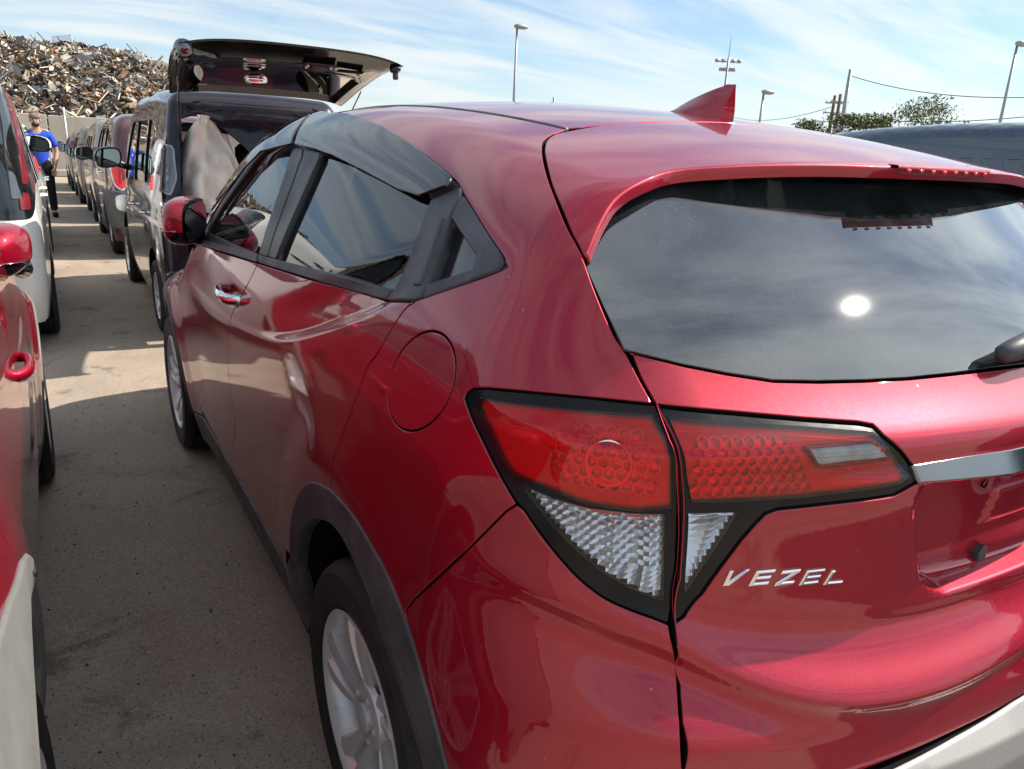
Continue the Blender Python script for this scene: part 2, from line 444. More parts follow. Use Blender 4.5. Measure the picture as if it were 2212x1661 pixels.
def prism(poly, h, O=(0, 0, 0), X=(1, 0, 0), Y=(0, 1, 0), bev=0.0):
    """closed outline extruded by h along X x Y, with a chamfered top"""
    poly = np.asarray(poly, float)
    if area2(poly) < 0: poly = poly[::-1]
    X = np.asarray(X, float); Y = np.asarray(Y, float); Z = np.cross(X, Y); Z /= np.linalg.norm(Z); O = np.asarray(O, float); n = len(poly)
    top = offset_poly(poly, bev) if bev else poly
    V = [O+p[0]*X+p[1]*Y for p in poly]+[O+p[0]*X+p[1]*Y+Z*(h-bev) for p in poly]; F = []
    for i in range(n): j = (i+1) % n; F.append((i, j, n+j, n+i))
    b = n
    if bev:
        b = 2*n; V += [O+p[0]*X+p[1]*Y+Z*h for p in top]
        for i in range(n): j = (i+1) % n; F.append((n+i, n+j, b+j, b+i))
    _, _, tf, ov, _, _ = delaunay_2d_cdt([Vector(p) for p in top.tolist()], [(i, (i+1) % n) for i in range(n)], [], 1, 1e-7)
    mp_ = {i: (l[0] if l else i) for i, l in enumerate(ov)}
    for t in tf:
        t = tuple(mp_[i] for i in t); a_, b_, c_ = (top[i] for i in t)
        if (b_[0]-a_[0])*(c_[1]-a_[1])-(b_[1]-a_[1])*(c_[0]-a_[0]) < 0: t = t[::-1]
        F.append(tuple(b+i for i in t)); F.append(tuple(i for i in t[::-1]))
    return V, F
def xf(VF, R=None, t=(0, 0, 0), s=1.0):
    V = np.asarray(VF[0], float)*s
    if R is not None: V = V@np.asarray(R).T
    return (V+np.asarray(t)).tolist(), VF[1]
def Rz(a): c, s = math.cos(a), math.sin(a); return np.array([[c, -s, 0], [s, c, 0], [0, 0, 1.0]])
def Rx(a): c, s = math.cos(a), math.sin(a); return np.array([[1.0, 0, 0], [0, c, -s], [0, s, c]])
def Ry(a): c, s = math.cos(a), math.sin(a); return np.array([[c, 0, s], [0, 1.0, 0], [-s, 0, c]])
def copy_tree(o, parent=None):
    c = o.copy(); COL.objects.link(c); c.parent = parent
    for ch in list(o.children): copy_tree(ch, c)
    return c
# ---------------------------------------------------------------- materials
def new_mat(name):
    m = bpy.data.materials.new(name); m.use_nodes = True; nt = m.node_tree
    return m, nt, nt.nodes['Principled BSDF'], nt.nodes['Material Output']
def nd(nt, t, **kw):
    n = nt.nodes.new(t)
    for k, v in kw.items(): setattr(n, k, v)
    return n
def setp(b, **kw):
    names = dict(color='Base Color', rough='Roughness', metal='Metallic', coat='Coat Weight', crough='Coat Roughness', spec='Specular IOR Level', ior='IOR', trans='Transmission Weight', sheen='Sheen Weight', emit='Emission Color', estr='Emission Strength', alpha='Alpha')
    for k, v in kw.items():
        i = b.inputs[names[k]]
        if k in ('color', 'emit') and len(v) == 3: v = (*v, 1)
        i.default_value = v
def noise(nt, scale, detail=4, rough=.55, dist=0, coord='Object', vec=None):
    n = nd(nt, 'ShaderNodeTexNoise'); n.inputs['Scale'].default_value = scale; n.inputs['Detail'].default_value = detail
    n.inputs['Roughness'].default_value = rough; n.inputs['Distortion'].default_value = dist
    if vec is None:
        t = nd(nt, 'ShaderNodeTexCoord'); vec = t.outputs[coord]
    nt.links.new(vec, n.inputs['Vector']); return n.outputs[0]
def ramp(nt, src, stops):
    r = nd(nt, 'ShaderNodeValToRGB'); e = r.color_ramp.elements
    while len(e) < len(stops): e.new(.5)
    for q, (p, c) in zip(e, stops):
        q.position = p; q.color = (*c, 1) if len(c) == 3 else c
    nt.links.new(src, r.inputs[0]); return r.outputs[0]
def mrange(nt, src, a, b, c, d, smooth=True):
    r = nd(nt, 'ShaderNodeMapRange', interpolation_type='SMOOTHSTEP' if smooth else 'LINEAR')
    for i, v in enumerate((a, b, c, d)): r.inputs[i+1].default_value = v
    nt.links.new(src, r.inputs[0]); return r.outputs[0]
def bump(nt, b, h, strength, dist=.01):
    n = nd(nt, 'ShaderNodeBump'); n.inputs['Strength'].default_value = strength; n.inputs['Distance'].default_value = dist
    nt.links.new(h, n.inputs['Height']); nt.links.new(n.outputs[0], b.inputs['Normal']); return n
def mixc_(nt, fac, a, b, mode='MIX'):
    m = nd(nt, 'ShaderNodeMix', data_type='RGBA', blend_type=mode)
    for s_, v in ((0, fac), (6, a), (7, b)):
        if isinstance(v, (int, float)): m.inputs[s_].default_value = v
        elif isinstance(v, tuple): m.inputs[s_].default_value = (*v, 1) if len(v) == 3 else v
        else: nt.links.new(v, m.inputs[s_])
    return m.outputs[2]
def paint(name, color, metal=.55, rough=.34, dust=.10, dustc=(.52, .43, .42), flake=True, crough=.025, cior=1.62):
    m, nt, b, o = new_mat(name); setp(b, metal=metal, rough=rough, coat=1.0, crough=crough, spec=.12)
    t = nd(nt, 'ShaderNodeTexCoord')
    d1 = noise(nt, 2.2, 6, .65, .6, vec=t.outputs['Object']); d2 = noise(nt, 240, 2, .6, vec=t.outputs['Object'])
    f = nd(nt, 'ShaderNodeMath', operation='MULTIPLY'); nt.links.new(mrange(nt, d1, .35, .75, .35, 1.0), f.inputs[0]); nt.links.new(mrange(nt, d2, .35, .75, .5, 1.4), f.inputs[1])
    f2 = nd(nt, 'ShaderNodeMath', operation='MULTIPLY'); nt.links.new(f.outputs[0], f2.inputs[0]); f2.inputs[1].default_value = dust
    vs_ = nd(nt, 'ShaderNodeTexVoronoi'); vs_.inputs['Scale'].default_value = 26; nt.links.new(t.outputs['Object'], vs_.inputs['Vector'])
    sc2 = nd(nt, 'ShaderNodeSeparateColor'); nt.links.new(vs_.outputs['Color'], sc2.inputs[0])
    s1 = nd(nt, 'ShaderNodeMath', operation='MULTIPLY'); nt.links.new(mrange(nt, vs_.outputs['Distance'], .03, .06, .16, 0), s1.inputs[0]); nt.links.new(mrange(nt, sc2.outputs[0], .80, .84, 0, 1), s1.inputs[1])
    s2 = nd(nt, 'ShaderNodeMath', operation='ADD'); nt.links.new(f2.outputs[0], s2.inputs[0]); nt.links.new(s1.outputs[0], s2.inputs[1]); f2 = s2       # dried water spots
    ge = nd(nt, 'ShaderNodeNewGeometry'); sx_ = nd(nt, 'ShaderNodeSeparateXYZ'); nt.links.new(ge.outputs['Normal'], sx_.inputs[0])
    up_ = nd(nt, 'ShaderNodeMath', operation='MULTIPLY'); nt.links.new(f2.outputs[0], up_.inputs[0]); nt.links.new(mrange(nt, sx_.outputs[2], .05, .95, 1.0, 3.6), up_.inputs[1]); f2 = up_      # dust settles on what faces up
    b.inputs['Coat IOR'].default_value = cior
    col = color
    if flake:
        v = nd(nt, 'ShaderNodeTexVoronoi'); v.inputs['Scale'].default_value = 1500; nt.links.new(t.outputs['Object'], v.inputs['Vector'])
        sp_ = nd(nt, 'ShaderNodeSeparateColor'); nt.links.new(v.outputs['Color'], sp_.inputs[0])
        col = mixc_(nt, mrange(nt, sp_.outputs[0], .0, 1.0, 0, 1, False), tuple(c*.86 for c in color), tuple(min(1, c*1.15+.001) for c in color))
    nt.links.new(mixc_(nt, f2.outputs[0], col, dustc), b.inputs['Base Color'])
    r2 = nd(nt, 'ShaderNodeMath', operation='MULTIPLY_ADD'); nt.links.new(f2.outputs[0], r2.inputs[0]); r2.inputs[1].default_value = .22; r2.inputs[2].default_value = crough
    nt.links.new(r2.outputs[0], b.inputs['Coat Roughness'])
    orange = noise(nt, 95, 2, .5, vec=t.outputs['Object'])
    bn = nd(nt, 'ShaderNodeBump'); bn.inputs['Strength'].default_value = .035; bn.inputs['Distance'].default_value = .002
    nt.links.new(orange, bn.inputs['Height']); nt.links.new(bn.outputs[0], b.inputs['Coat Normal'])
    m['seam'] = True
    return m
def plastic(name, color, rough=.5, spec=.4, grain=0.0, var=.25, coat=0.0):
    m, nt, b, o = new_mat(name); setp(b, rough=rough, spec=spec, coat=coat)
    n = noise(nt, 14, 6, .65)
    nt.links.new(mixc_(nt, mrange(nt, n, .3, .7, 0, 1), tuple(c*(1-var) for c in color), tuple(c*(1+var)+.003 for c in color)), b.inputs['Base Color'])
    nt.links.new(mrange(nt, noise(nt, 6, 5, .6), .3, .7, max(rough-.08, .02), rough+.08), b.inputs['Roughness'])
    if grain: bump(nt, b, noise(nt, 900, 2, .5), grain, .001)
    return m
def metal(name, color, rough, coat=0.0, metallic=1.0):
    m, nt, b, o = new_mat(name); setp(b, color=color, rough=rough, metal=metallic, coat=coat)
    nt.links.new(mrange(nt, noise(nt, 25, 5, .6), .3, .7, rough*.8, rough*1.3), b.inputs['Roughness'])
    return m
def glass(name, tint, rough=.0, ior=1.52, dust=.0, haze=.0, hr=.2, dcol=(.55, .52, .47), boost=0.0):
    """thin pane: transparent body tinted by what it absorbs, mirror coat by Fresnel, a film of dust"""
    m = bpy.data.materials.new(name); m.use_nodes = True; nt = m.node_tree; nt.nodes.clear()
    out = nd(nt, 'ShaderNodeOutputMaterial'); tr = nd(nt, 'ShaderNodeBsdfTransparent'); tr.inputs[0].default_value = (*tint, 1)
    gl = nd(nt, 'ShaderNodeBsdfGlossy'); gl.inputs['Roughness'].default_value = rough; gl.inputs[0].default_value = (.95, .96, .97, 1)
    fr = nd(nt, 'ShaderNodeFresnel'); fr.inputs[0].default_value = ior
    fac = fr.outputs[0]
    if boost:
        a = nd(nt, 'ShaderNodeMath', operation='MULTIPLY_ADD', use_clamp=True); nt.links.new(fac, a.inputs[0]); a.inputs[1].default_value = 1.6; a.inputs[2].default_value = boost; fac = a.outputs[0]
    mx = nd(nt, 'ShaderNodeMixShader'); nt.links.new(fac, mx.inputs[0]); nt.links.new(tr.outputs[0], mx.inputs[1]); nt.links.new(gl.outputs[0], mx.inputs[2])
    last = mx
    if haze:
        g2 = nd(nt, 'ShaderNodeBsdfGlossy'); g2.inputs['Roughness'].default_value = hr; g2.inputs[0].default_value = (.9, .9, .9, 1)
        m2 = nd(nt, 'ShaderNodeMixShader'); m2.inputs[0].default_value = haze; nt.links.new(last.outputs[0], m2.inputs[1]); nt.links.new(g2.outputs[0], m2.inputs[2]); last = m2
    if dust:
        df = nd(nt, 'ShaderNodeBsdfDiffuse'); df.inputs[0].default_value = (*dcol, 1)
        m3 = nd(nt, 'ShaderNodeMixShader')
        t = nd(nt, 'ShaderNodeTexCoord'); mpg = nd(nt, 'ShaderNodeMapping'); mpg.inputs['Scale'].default_value = (1, 1, .12); nt.links.new(t.outputs['Object'], mpg.inputs[0])
        n1_ = noise(nt, 7, 8, .65, .8, vec=mpg.outputs[0]); n2_ = noise(nt, 420, 2, .5, vec=t.outputs['Object'])
        sp2 = mrange(nt, n2_, .62, .72, 0, 3.0)
        q = nd(nt, 'ShaderNodeMath', operation='MULTIPLY'); nt.links.new(mrange(nt, n1_, .3, .75, .25, 1.3), q.inputs[0])
        q2 = nd(nt, 'ShaderNodeMath', operation='ADD'); nt.links.new(sp2, q2.inputs[0]); q2.inputs[1].default_value = .8; nt.links.new(q2.outputs[0], q.inputs[1])
        q3 = nd(nt, 'ShaderNodeMath', operation='MULTIPLY'); nt.links.new(q.outputs[0], q3.inputs[0]); q3.inputs[1].default_value = dust
        nt.links.new(q3.outputs[0], m3.inputs[0]); nt.links.new(last.outputs[0], m3.inputs[1]); nt.links.new(df.outputs[0], m3.inputs[2]); last = m3
    nt.links.new(last.outputs[0], out.inputs[0]); return m
M = {}
M['red'] = paint('red_paint', (.325, .0016, .0195), metal=.52, rough=.42, dust=.012, cior=1.54)
M['black_plastic'] = plastic('black_plastic', (.022, .022, .026), .42, .45, grain=.12)
M['gray_plastic'] = plastic('faded_black_plastic', (.055, .055, .066), .50, .5, grain=.2, var=.35)
M['rubber'] = plastic('tyre_rubber', (.020, .019, .020), .72, .3, grain=.25)
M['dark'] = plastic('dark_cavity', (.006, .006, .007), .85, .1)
M['gloss_black'] = plastic('gloss_black', (.008, .008, .010), .10, .6, coat=.5)
M['bezel'] = plastic('lamp_bezel_black', (.006, .006, .008), .22, .22)
M['chrome'] = metal('chrome', (.82, .84, .86), .06)
M['dark_chrome'] = metal('dark_chrome', (.16, .17, .18), .12)
M['bar_chrome'] = metal('bar_chrome', (.24, .245, .25), .10)
M['reflector'] = metal('lamp_reflector', (.92, .93, .95), .16, metallic=.72)
M['silver'] = paint('silver_paint', (.50, .50, .49), metal=.35, rough=.42, dust=.08)
M['alloy'] = metal('alloy', (.58, .58, .60), .34, metallic=.35, coat=.4)
M['stop_red'] = plastic('stop_lamp_red', (.30, .006, .012), .2, .5, coat=.6)
M['alloy_dark'] = metal('alloy_dark', (.17, .17, .19), .35, metallic=.8)
M['visor'] = glass('smoked_acrylic', (.045, .05, .065), .01, 1.85, dust=.012)
M['side_glass'] = glass('tinted_side_glass', (.20, .23, .22), .0, 1.56, dust=.006)
M['privacy'] = glass('privacy_glass', (.07, .08, .08), .0, 1.52, dust=.015, boost=.02)
M['strip_red'] = plastic('dull_lamp_red', (.17, .012, .018), .25, .5, coat=.4)
M['front_glass'] = glass('clear_side_glass', (.72, .80, .76), .0, 1.52, dust=.015)
M['rear_glass'] = glass('dark_rear_glass', (.11, .12, .13), .0, 1.55, dust=.036, haze=.0045, hr=.065, boost=.045, dcol=(.50, .55, .62))
M['red_lens'] = glass('red_lamp_lens', (.97, .045, .05), .02, 1.5, dust=.02)
M['clear_lens'] = glass('clear_lamp_lens', (.93, .94, .95), .01, 1.5, dust=.012)
M['red_plastic'] = plastic('red_reflex_plastic', (.92, .016, .022), .25, .5, coat=.6, var=.08)
M['seat'] = plastic('seat_cloth', (.030, .030, .033), .9, .1, grain=.3)
M['seat_light'] = plastic('beige_trim', (.30, .27, .23), .8, .2)
M['white_plastic'] = plastic('white_plastic', (.75, .75, .72), .35, .5)
M['mirror'] = metal('mirror_glass', (.75, .86, .84), .01)
# ---------------------------------------------------------------- wheels (outer face towards -x)
def make_wheel(parent, pos, flip=False, R=.333, r=.232, w=.215, spokes=5, mat=None, twist=.22, proto=None):
    """wheel > tyre, rim, disc, hub_cap, lug_nut x5; outer face at local x = 0, tyre bulges to -0.012"""
    s = -1 if flip else 1
    if proto is not None:
        root = proto.copy(); COL.objects.link(root); root.parent = parent; root.location = pos; root.scale = (s, 1, 1)
        for ch in proto.children:
            c = ch.copy(); COL.objects.link(c); c.parent = root
        return root
    root = empty('wheel', pos); root.parent = parent; root.scale = (s, 1, 1)
    h = R-r
    prof = [(.010, r-.004), (.000, r+.004), (-.008, r+h*.25), (-.012, r+h*.5), (-.008, r+h*.78), (.004, R-.010), (.016, R-.003)]
    for i in range(5):
        x = .030+i*(w-.06)/4
        prof += [(x-.006, R), (x-.004, R-.007), (x+.004, R-.007), (x+.006, R)]
    prof += [(w-.016, R-.003), (w-.004, R-.012), (w+.010, r+h*.5), (w-.004, r), (w-.01, r-.004)]
    V, F = lathe(prof, 72); mesh('tyre', V, F, M['rubber'], root, sharp=35)
    rp = [(.012, r-.006), (-.001, r-.001), (-.004, r-.006), (.002, r-.011), (.012, r-.016), (.03, r-.026), (.12, r-.034), (.19, r-.014), (w, r-.004)]
    parts_ = [lathe(rp, 72)]
    n = 12
    for k in range(spokes):
        V = []; F = []
        for i in range(n+1):
            t = i/n; rr = .048+(r-.016-.048)*t; w_ = .026+.036*t+.010*t**4
            a0 = .024-.020*math.sin(t*math.pi*.5)+.006*(1-t)**2
            ang = 2*math.pi*k/spokes+twist*(t-.5)
            sec = [(-w_*1.05, .040), (-w_, .006), (-w_*.62, .000), (-w_*.34, .002), (-w_*.22, .020), (w_*.22, .020), (w_*.34, .002), (w_*.62, .000), (w_, .006), (w_*1.05, .040)]
            for (q, d) in sec:
                y = rr*math.cos(ang)-q*math.sin(ang); z = rr*math.sin(ang)+q*math.cos(ang); V.append((a0+d, y, z))
        m = 10
        for i in range(n):
            for j in range(m-1): F.append((i*m+j, i*m+j+1, (i+1)*m+j+1, (i+1)*m+j))
        parts_.append((V, F))
    parts_.append(lathe([(.035, .075), (.022, .070), (.017, .060), (.018, .034), (.021, .032), (.021, .0)], 40))
    V, F = join(*parts_); mesh('rim', V, F, mat or M['alloy'], root, sharp=40)
    V, F = lathe([(.075, r-.03), (.075, .0)], 32); mesh('brake_disc', V, F, M['alloy_dark'], root)
    V, F = lathe([(.022, .031), (.010, .030), (.007, .026), (.006, .0)], 32); mesh('hub_cap', V, F, mat or M['alloy'], root, sharp=40)
    for k in range(5):
        a = 2*math.pi*(k+.5)/5; V, F = lathe([(.026, .013), (.019, .012), (.021, .009), (.014, .0085), (.012, .0)], 10)
        mesh('lug_nut', [(v[0], v[1]+.052*math.cos(a), v[2]+.052*math.sin(a)) for v in V], F, M['alloy_dark'] if mat else M['alloy'], root)
    return root
# ---------------------------------------------------------------- the red hatchback in front of the camera
def on(px, f=f_body, n=260):
    Q, ok = march(f, CP, rays(px), .2, 6.5, n=n)
    return Q[ok]
def side(pts): return [(-float(hull_W(np.array([y]), np.array([z]))[0]), y, z) for y, z in pts]
def rear(pts): return [(x, -float(hull_R(np.array([x]), np.array([z]))[0]), z) for x, z in pts]
def roofp(pts): return [(x, y, float(hull_H(np.array([x]), np.array([y]))[0])) for x, y in pts]
def mirx(P): P = np.asarray(P, float); return (P*[-1, 1, 1])[::-1]
def cat_(*a): return np.concatenate([np.asarray(q, float).reshape(-1, 3) for q in a])
car = empty('parked_car', (0, 0, 0), label='glossy red compact hatchback filling the foreground, seen from behind its left tail lamp', cat='car', group='red cars parked side by side')
L_seam = [(1195, 288), (1175, 303), (1172, 330), (1182, 380), (1200, 430), (1225, 490), (1256, 548), (1290, 640), (1325, 720), (1350, 757), (1380, 815), (1412, 872)]
L_seam2 = [(1455, 1400), (1465, 1480), (1470, 1560), (1475, 1661)]
L_lamp_top = [(1406, 871), (1267, 857), (1160, 847), (1052, 838), (1022, 838), (1008, 846), (1002, 860)]
L_lamp_left = [(1016, 901), (1045, 962), (1081, 1033), (1113, 1087)]
L_lamp_bot = catmull([(1131, 1105), (1160, 1148), (1202, 1201), (1249, 1251), (1302, 1291), (1356, 1316), (1410, 1335), (1447, 1348)], 4).tolist()
L_lamp_right = [(1456, 1301), (1462, 1212), (1465, 1105), (1465, 1033), (1460, 969), (1446, 930), (1424, 887)]
L_bump = [(874, 1320), (893, 1295), (1009, 1188), (1092, 1105), (1114, 1091)]
L_arch_r = [(716, 1059), (760, 1109), (801, 1175), (843, 1254), (884, 1362), (926, 1503), (967, 1660)]
L_arch_f = [(716, 1059), (677, 1042), (652, 1061), (635, 1105), (629, 1159), (630, 1200)]
L_door = [(895, 652), (873, 670), (838, 723), (815, 764), (793, 795), (761, 882), (729, 968), (718, 1009), (716, 1059)]
L_belt = [(895, 650), (1078, 586), (1089, 567), (1086, 553), (1056, 509), (1020, 450), (998, 414), (988, 395), (965, 373), (910, 329), (837, 282), (763, 256)]
W_beltf = [(-.60, .75, 1.556), (-.606, .95, 1.555), (-.615, 1.12, 1.545), (-.645, 1.28, 1.51), (-.68, 1.40, 1.465), (-.71, 1.52, 1.40), (-.757, 1.60, 1.318), (-.80, 1.68, 1.235), (-.83, 1.80, 1.135)]
seam_r = resample(catmull(on(L_seam), 4), .02, False)
ditch = roofp([(-.49, y) for y in (1.30, 1.0, .6, .2, -.085)])
apil = [(-.84, 1.88, 1.13), (-.80, 1.76, 1.24), (-.73, 1.66, 1.37), (-.63, 1.52, 1.50), (-.54, 1.40, 1.57)]
arch_r3 = on(catmull(L_arch_r, 4))
q_out = cat_(apil, ditch, seam_r, on(L_lamp_top), on(L_lamp_left), on(L_bump)[::-1], on(catmull([(884, 1362), (843, 1254), (801, 1175), (760, 1109), (716, 1059)], 4)), on(catmull(L_door, 3))[::-1], on(catmull(L_belt, 3)), W_beltf)
fuel = on([(910+72*math.cos(a)*.98+22*math.sin(a), 823-109*math.sin(a)) for a in np.linspace(0, 2*math.pi, 40, endpoint=False)])
DQ = (.80, .42, -.36)
bs = panel('body_side', q_out, f_body, DQ, .011, M['red'], car, holes=[fuel], gap=.0024)
ins = [bs]
ins.append(panel('fuel_door', fuel, f_body, DQ, .010, M['red'], car, gap=.0036))
ins.append(liner('body_liner', q_out, f_body, DQ, M['dark'], car, .024, .007))
# roof, windscreen, bonnet, nose
rf = cat_(roofp([(-.484, y) for y in (1.36, 1.0, .6, .2, -.085)]), roofp([(-.25, -.097), (0, -.10)]))
rf = cat_(rf, mirx(rf[:-1]))
panel('roof_panel', rf, f_body, (0, .05, -1), .030, M['red'], car, gap=.004)
for s_ in (-1, 1):
    V, F = tube(np.array(roofp([(-.487*1, y) for y in np.linspace(1.38, -.08, 24)]))*[s_, 1, 1]-[0, 0, .004], .0065, 8)
    mesh('roof_moulding', V, F, M['gray_plastic'], car)
ws = cat_(apil, roofp([(-.48, 1.42), (0, 1.46)])); ws = cat_([(-.70, 1.93, 1.12), (-.4, 2.02, 1.12), (0, 2.04, 1.13)][::-1], ws); ws = cat_(ws, mirx(ws[1:-1]))
panel('windscreen', ws, f_body, (0, -.6, -.8), .04, M['front_glass'], car, off=-.003, reach=.8)
hd = cat_([(-.78, 2.02, 1.05), (-.74, 2.5, 1.0), (-.70, 2.95, .93), (-.58, 3.2, .85), (-.3, 3.30, .82), (0, 3.32, .82)]); hd = cat_(hd, mirx(hd[:-1]))
panel('bonnet', hd, f_body, (0, -.15, -1), .04, M['red'], car)
nb = [(-.66, 3.2, .80), (-.4, 3.38, .79), (0, 3.42, .79)]; nl = [(0, 3.45, .22), (-.5, 3.4, .22), (-.70, 3.2, .25), (-.80, 3.06, .30), (-.80, 3.02, .60), (-.74, 3.05, .80)]
nbo = cat_(nb[:-1], nb[-1:], mirx(nb[:-1]), mirx(nl), nl[1:] and nl)
panel('front_bumper', nbo, f_body, (0, -1, 0), .05, M['red'], car, gap=.003)
# doors, wing, sill
zb = lambda y: float(np.interp(y, [-.156, -.056, .84, 1.40, 1.80], [1.250, 1.234, 1.170, 1.134, 1.110]))
d2 = on([(558, 569), (533, 618), (506, 668), (495, 704), (492, 759), (495, 827), (506, 896), (508, 932), (504, 964), (518, 1046)])
d2 = catmull(d2, 4)
sill_y = [.60, .8, 1.16]
rd = cat_(d2, side([(.95, .37), (.75, .375), (.56, .40), (.525, .47)]), on(catmull(L_arch_f, 3))[::-1], on(catmull(L_door, 3))[::-1][1:], on([(833, 649)]))
rdp = panel('rear_door', rd, f_body, (1, .12, -.05), .0058, M['red'], car, gap=.0026)
fd = cat_(side([(1.40, 1.130), (1.80, 1.105), (1.93, 1.06), (1.96, .9), (1.985, .7), (1.975, .5), (1.90, .38), (1.5, .372)]), d2[::-1])
fdp = panel('front_door', fd, f_body, (1, .05, -.05), .012, M['red'], car, gap=.003)
fa = [(2.63+.478*math.cos(a), .36+.478*math.sin(a)) for a in np.linspace(math.radians(178), math.radians(8), 22)]
fw = cat_(side([(1.93, 1.075), (2.2, 1.035), (2.6, .99), (2.95, .93), (3.10, .86), (3.13, .6), (3.12, .43)]), side(fa[::-1]), side([(2.10, .34), (1.92, .38), (1.975, .5), (1.985, .7), (1.96, .9)]))
fwp = panel('front_wing', fw, f_body, (1, 0, -.1), .018, M['red'], car)
sl = cat_(side([(.50, .36), (.75, .370), (1.16, .368), (1.5, .367), (1.9, .372), (2.10, .335), (2.13, .20), (1.8, .17), (1.2, .165), (.7, .17), (.52, .20)]))
slp = panel('sill_trim', sl, f_body, (1, 0, 0), .03, M['gray_plastic'], car, off=.004)
for p in (rdp, fdp, fwp, slp): ins.append(p)
for (nm, o_) in (('door_liner', rd), ('door_liner', fd), ('wing_liner', fw)): ins.append(liner(nm, o_, f_body, (1, .05, -.05), M['dark'], car, .026 if o_ is rd else .023, .007, .05))
# wheel-arch mouldings
ro = cat_(side([(.525, .30), (.52, .42)]), on(catmull(L_arch_f, 4))[::-1], arch_r3[1:], side([(-.455, .42), (-.46, .30)]))
ri_px = [(642, 1221), (648, 1158), (668, 1125), (693, 1119), (727, 1138), (760, 1192), (801, 1287), (843, 1412), (884, 1532), (909, 1619), (921, 1660)]
ri = cat_(side([(.425, .24), (.430, .36)]), on(catmull(ri_px, 4)), side([(-.40, .42), (-.405, .30)]))
arm = panel('arch_moulding', cat_(ro, ri[::-1]), f_body, (1, .1, 0), .010, M['gray_plastic'], car, off=.005, er=.004, depth=.030)
fo = [(2.63+.474*math.cos(a), .36+.474*math.sin(a)) for a in np.linspace(math.radians(186), math.radians(-6), 30)]
fi = [(2.63+.405*math.cos(a), .345+.405*math.sin(a)) for a in np.linspace(math.radians(-6), math.radians(186), 30)]
arf = panel('arch_moulding', cat_(side(fo), side(fi)), f_body, (1, 0, 0), .016, M['gray_plastic'], car, off=.005, er=.004, depth=.030)
ins += [arm, arf]
def wheelhouse(yc, r=.425, x0=-.845, x1=-.50):
    V = []; F = []; n = 24
    for i in range(n+1):
        a = math.radians(-25+230*i/n)
        for x in (x0, x1): V.append((x, yc+r*math.cos(a), .35+r*math.sin(a)))
        V.append((x1, yc, .35))
    for i in range(n): b = 3*i; F += [(b, b+1, b+4, b+3), (b+1, b+2, b+4)]
    return V, F
for yc in (.02, 2.63): ins.append(mesh('wheel_housing', *wheelhouse(yc), M['dark'], car))
# rear bumper corner
bp = cat_(on(L_bump), on(L_lamp_bot), on(L_seam2), [(-.675, -.735, .70), (-.655, -.755, .62), (-.62, -.775, .5), (-.62, -.76, .36), (-.74, -.66, .30), (-.85, -.47, .30)], arch_r3[::-1][:5])
cr_ = panel('rear_bumper', bp, f_body, (.68, .73, .05), .010, M['red'], car, gap=.0030, er=.0022)
ins += [cr_, liner('bumper_liner', bp, f_body, (.68, .73, .05), M['dark'], car, .025, .007)]
# ---- tailgate
gb = on([(1348, 756), (1475, 788), (1573, 807), (1670, 822), (1767, 824), (1865, 822), (1962, 817), (2060, 807)])
gb_c = rear([(0, 1.217)])
seam_l = on([(1361, 762), (1380, 812), (1412, 869), (1440, 925), (1462, 990), (1470, 1060), (1470, 1150), (1465, 1250), (1456, 1345), (1459, 1400), (1467, 1480), (1472, 1560), (1477, 1661)])
silt = rear([(-.672, .70), (-.60, .668), (-.50, .662), (-.378, .672), (-.23, .688), (-.08, .70), (0, .703)])
hl = cat_(gb_c, gb[::-1], seam_l, silt); hatch_o = cat_(hl, mirx(hl[1:-1]))
L_l2 = [(1426, 876), (1584, 891), (1740, 905), (1856, 913), (1888, 919), (1911, 942), (1973, 1008), (1989, 1040), (1973, 1049), (1934, 1071), (1740, 1096), (1681, 1102), (1654, 1112), (1630, 1137), (1603, 1168), (1564, 1219), (1517, 1285), (1479, 1332), (1462, 1343), (1468, 1226), (1472, 1110), (1467, 1012), (1453, 950), (1434, 899)]
lamp2 = on(L_l2)
panel('tailgate', hatch_o, f_body, (0, 1, -.12), .0095, M['red'], car, holes=[lamp2, mirx(lamp2)], n=90, gap=.0034)
liner('tailgate_liner', hatch_o, f_body, (0, 1, -.12), M['dark'], car, .075, .01)
# ---- spoiler with stop lamp
sp_f = roofp([(0, -.108), (-.25, -.105), (-.42, -.093)])
sp_s = resample(catmull(on([(1200, 289), (1182, 303), (1179, 330), (1189, 380), (1207, 430), (1232, 490), (1257, 541)]), 4), .02, False)
lip = catmull(on([(1264, 556), (1280, 516), (1300, 472), (1329, 428), (1378, 394), (1451, 367), (1573, 357), (1719, 353), (1884, 357)]), 4)
lip = cat_(lip, [(-.09, -.500, 1.4955), (0, -.503, 1.4955)])
so = cat_(sp_f, sp_s, lip)
spo = panel('spoiler', cat_(so, mirx(so[1:-1])), f_body, (0, .5, -.87), .010, M['red'], car, er=.004, depth=.016, n=90, seam=False)
def loftV(A, B, C_=None):
    V = list(map(tuple, A))+list(map(tuple, B)); n = len(A); return V, [(i, i+1, n+i+1, n+i) for i in range(n-1)]
lipf = cat_(lip, mirx(lip[:-1])); NL = grad(f_body, lipf)
a_ = lipf-NL*.0155; b_ = lipf.copy(); b_[:, 2] -= .012; gy = -(_Gc(b_[:, 2])-.25*lipf[:, 0]**2); b_[:, 1] = gy+.004
mesh('spoiler_underside', *loftV(a_, b_), M['gloss_black'], spo)
st = rear([(0, 0)])
def f_lip(P): return -P[:, 1]-(.5065-.20*P[:, 0]**2)
sx = np.linspace(-.135, .135, 19)
V = []; F = []
